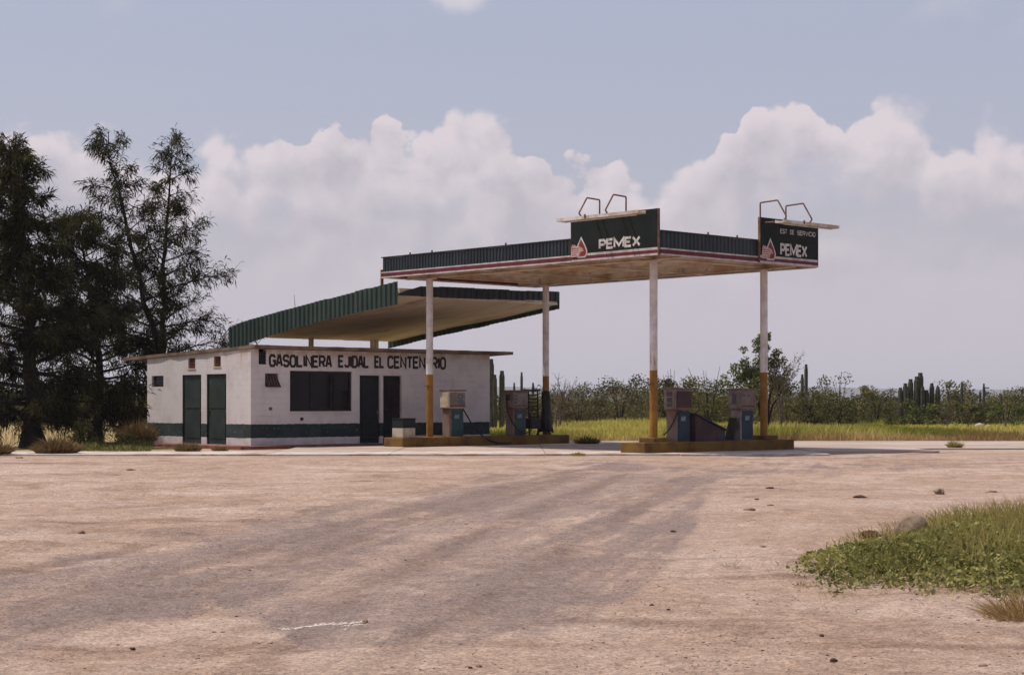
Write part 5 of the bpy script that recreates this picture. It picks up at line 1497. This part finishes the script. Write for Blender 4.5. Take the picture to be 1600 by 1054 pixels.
def powder():
    """crumbs of white powder spilt on the asphalt"""
    rs = np.random.RandomState(3)
    bm = bmesh.new(); bmesh.ops.create_icosphere(bm, subdivisions=1, radius=1.0)
    BV = np.array([v.co[:] for v in bm.verts]); BF = np.array([[v.index for v in f.verts] for f in bm.faces]); bm.free()
    n = 420
    q = rs.rand(n) ** 0.75; px = 428 + 142 * q
    py = 972 + 2 * np.sin(px * 0.06) + rs.normal(0, 1, n) * np.interp(px, [428, 515, 540, 560, 572], [0.7, 1.0, 2.6, 2.6, 1.2])
    y = F * EYE / (py - HOR); x = (px - 800) / F * y
    s = np.exp(rs.normal(-5.0, .4, n))
    P = BV[None] * (1 + rs.normal(0, .2, (n, len(BV), 1))) * (s[:, None, None] * np.array([1.5, 1.2, 0.45])) + np.stack([x, y, ground_z(x, y) + 0.002], -1)[:, None, :]
    f = BF[None] + (np.arange(n) * len(BV))[:, None, None]
    o = np_obj('white_powder', P.reshape(-1, 3), f.reshape(-1, 3), 'chalk', None)
    tag(o, 'streak of spilt white powder on the asphalt at lower centre', 'powder', kind='stuff')
powder()

def gravel():
    rs = np.random.RandomState(15)
    bm = bmesh.new(); bmesh.ops.create_icosphere(bm, subdivisions=1, radius=1.0)
    BV = np.array([v.co[:] for v in bm.verts]); BF = np.array([[v.index for v in f.verts] for f in bm.faces]); bm.free()
    n = 22000
    py = 705 + (1075 - 705) * rs.rand(n) ** 0.55
    px = rs.uniform(-60, 1660, n)
    cl = fbm(px * 0.006, py * 0.012, 90, 4)
    k = rs.rand(n) < np.clip((cl - 0.30) * 2.8, 0.05, 1) * np.interp(px, [0, 900, 1150, 1600], [.5, .6, 1, 1]); px, py = px[k], py[k]; n = len(px)
    y = F * EYE / (py - HOR); x = (px - 800) / F * y
    s = np.exp(rs.normal(-6.05, .5, n)) * (1 + y / 40)
    q = BV[None] * (1 + rs.normal(0, .16, (n, len(BV), 1))) * (s[:, None, None] * np.stack([rs.uniform(.8, 1.6, n), rs.uniform(.7, 1.2, n), rs.uniform(.35, .7, n)], -1)[:, None, :])
    zg = -0.012
    q = q + np.stack([x, y, ground_z(x, y) + s * 0.15], -1)[:, None, :]
    f = BF[None] + (np.arange(n) * len(BV))[:, None, None]
    tint = np.repeat(np.clip(rs.normal(.45, .3, n), 0, 1), len(BF))
    m = bpy.data.materials.new('gravel'); m.use_nodes = True; t = NT(m.node_tree); b = t.n['Principled BSDF']
    t.put(b, 'Base Color', t.mix(t.new('ShaderNodeAttribute', attribute_name='tint').outputs['Fac'], (0.13, 0.075, 0.052, 1), (0.42, 0.32, 0.25, 1)))
    b.inputs['Roughness'].default_value = 0.95
    o = np_obj('gravel', q.reshape(-1, 3), f.reshape(-1, 3), m, None, tint)
    tag(o, 'fine loose gravel scattered over the dirt and asphalt', 'gravel', kind='stuff')
gravel()

# pale stones and a post far out in the field on the right
for px, yy, s, lb in ((1530, 94, 0.28, 'larger pale stone in the dry grass at far right'), (1544, 95, 0.2, 'smaller pale stone in the dry grass at far right'), (1492, 96, 0.24, 'dark stone in the grass beside the dead shrub')):
    rock('field_stone', lb, at(px, yy), (s, s * .7), int(px), 'blockwhite' if px > 1500 else 'rockdark', 0.7, 'stone', None, 0.3, 2)
fp = MB().tube([(0, 0, -.1), (0.01, 0, .7), (0.03, 0, 1.35)], [0.05, 0.045, 0.04], 7).obj('fence_post', 'twig', None)
fp.location = at(1571, 92); tag(fp, 'weathered wooden post in the grass at far right', 'post')

# ------------------------------------------------------------------ the dusty air: far hills fade in it
hz = MB().box((-9000, -120, -12.0), (9000, 9600, 70.0)).obj('haze', 'hill', None)
hm = bpy.data.materials.new('haze_air'); hm.use_nodes = True
try: hm.cycles.homogeneous_volume = True
except Exception as e: print('homog', e)
hn = NT(hm.node_tree); hn.n.clear()
vol = hn.new('ShaderNodeVolumePrincipled', {'Color': (0.80, 0.83, 0.92, 1), 'Density': 0.00013, 'Anisotropy': 0.0, 'Density Attribute': ''})
hn.l.new(vol.outputs[0], hn.new('ShaderNodeOutputMaterial').inputs['Volume'])
hz.data.materials.clear(); hz.data.materials.append(hm)
tag(hz, 'thin pale haze softening the far hills', 'haze', kind='stuff')
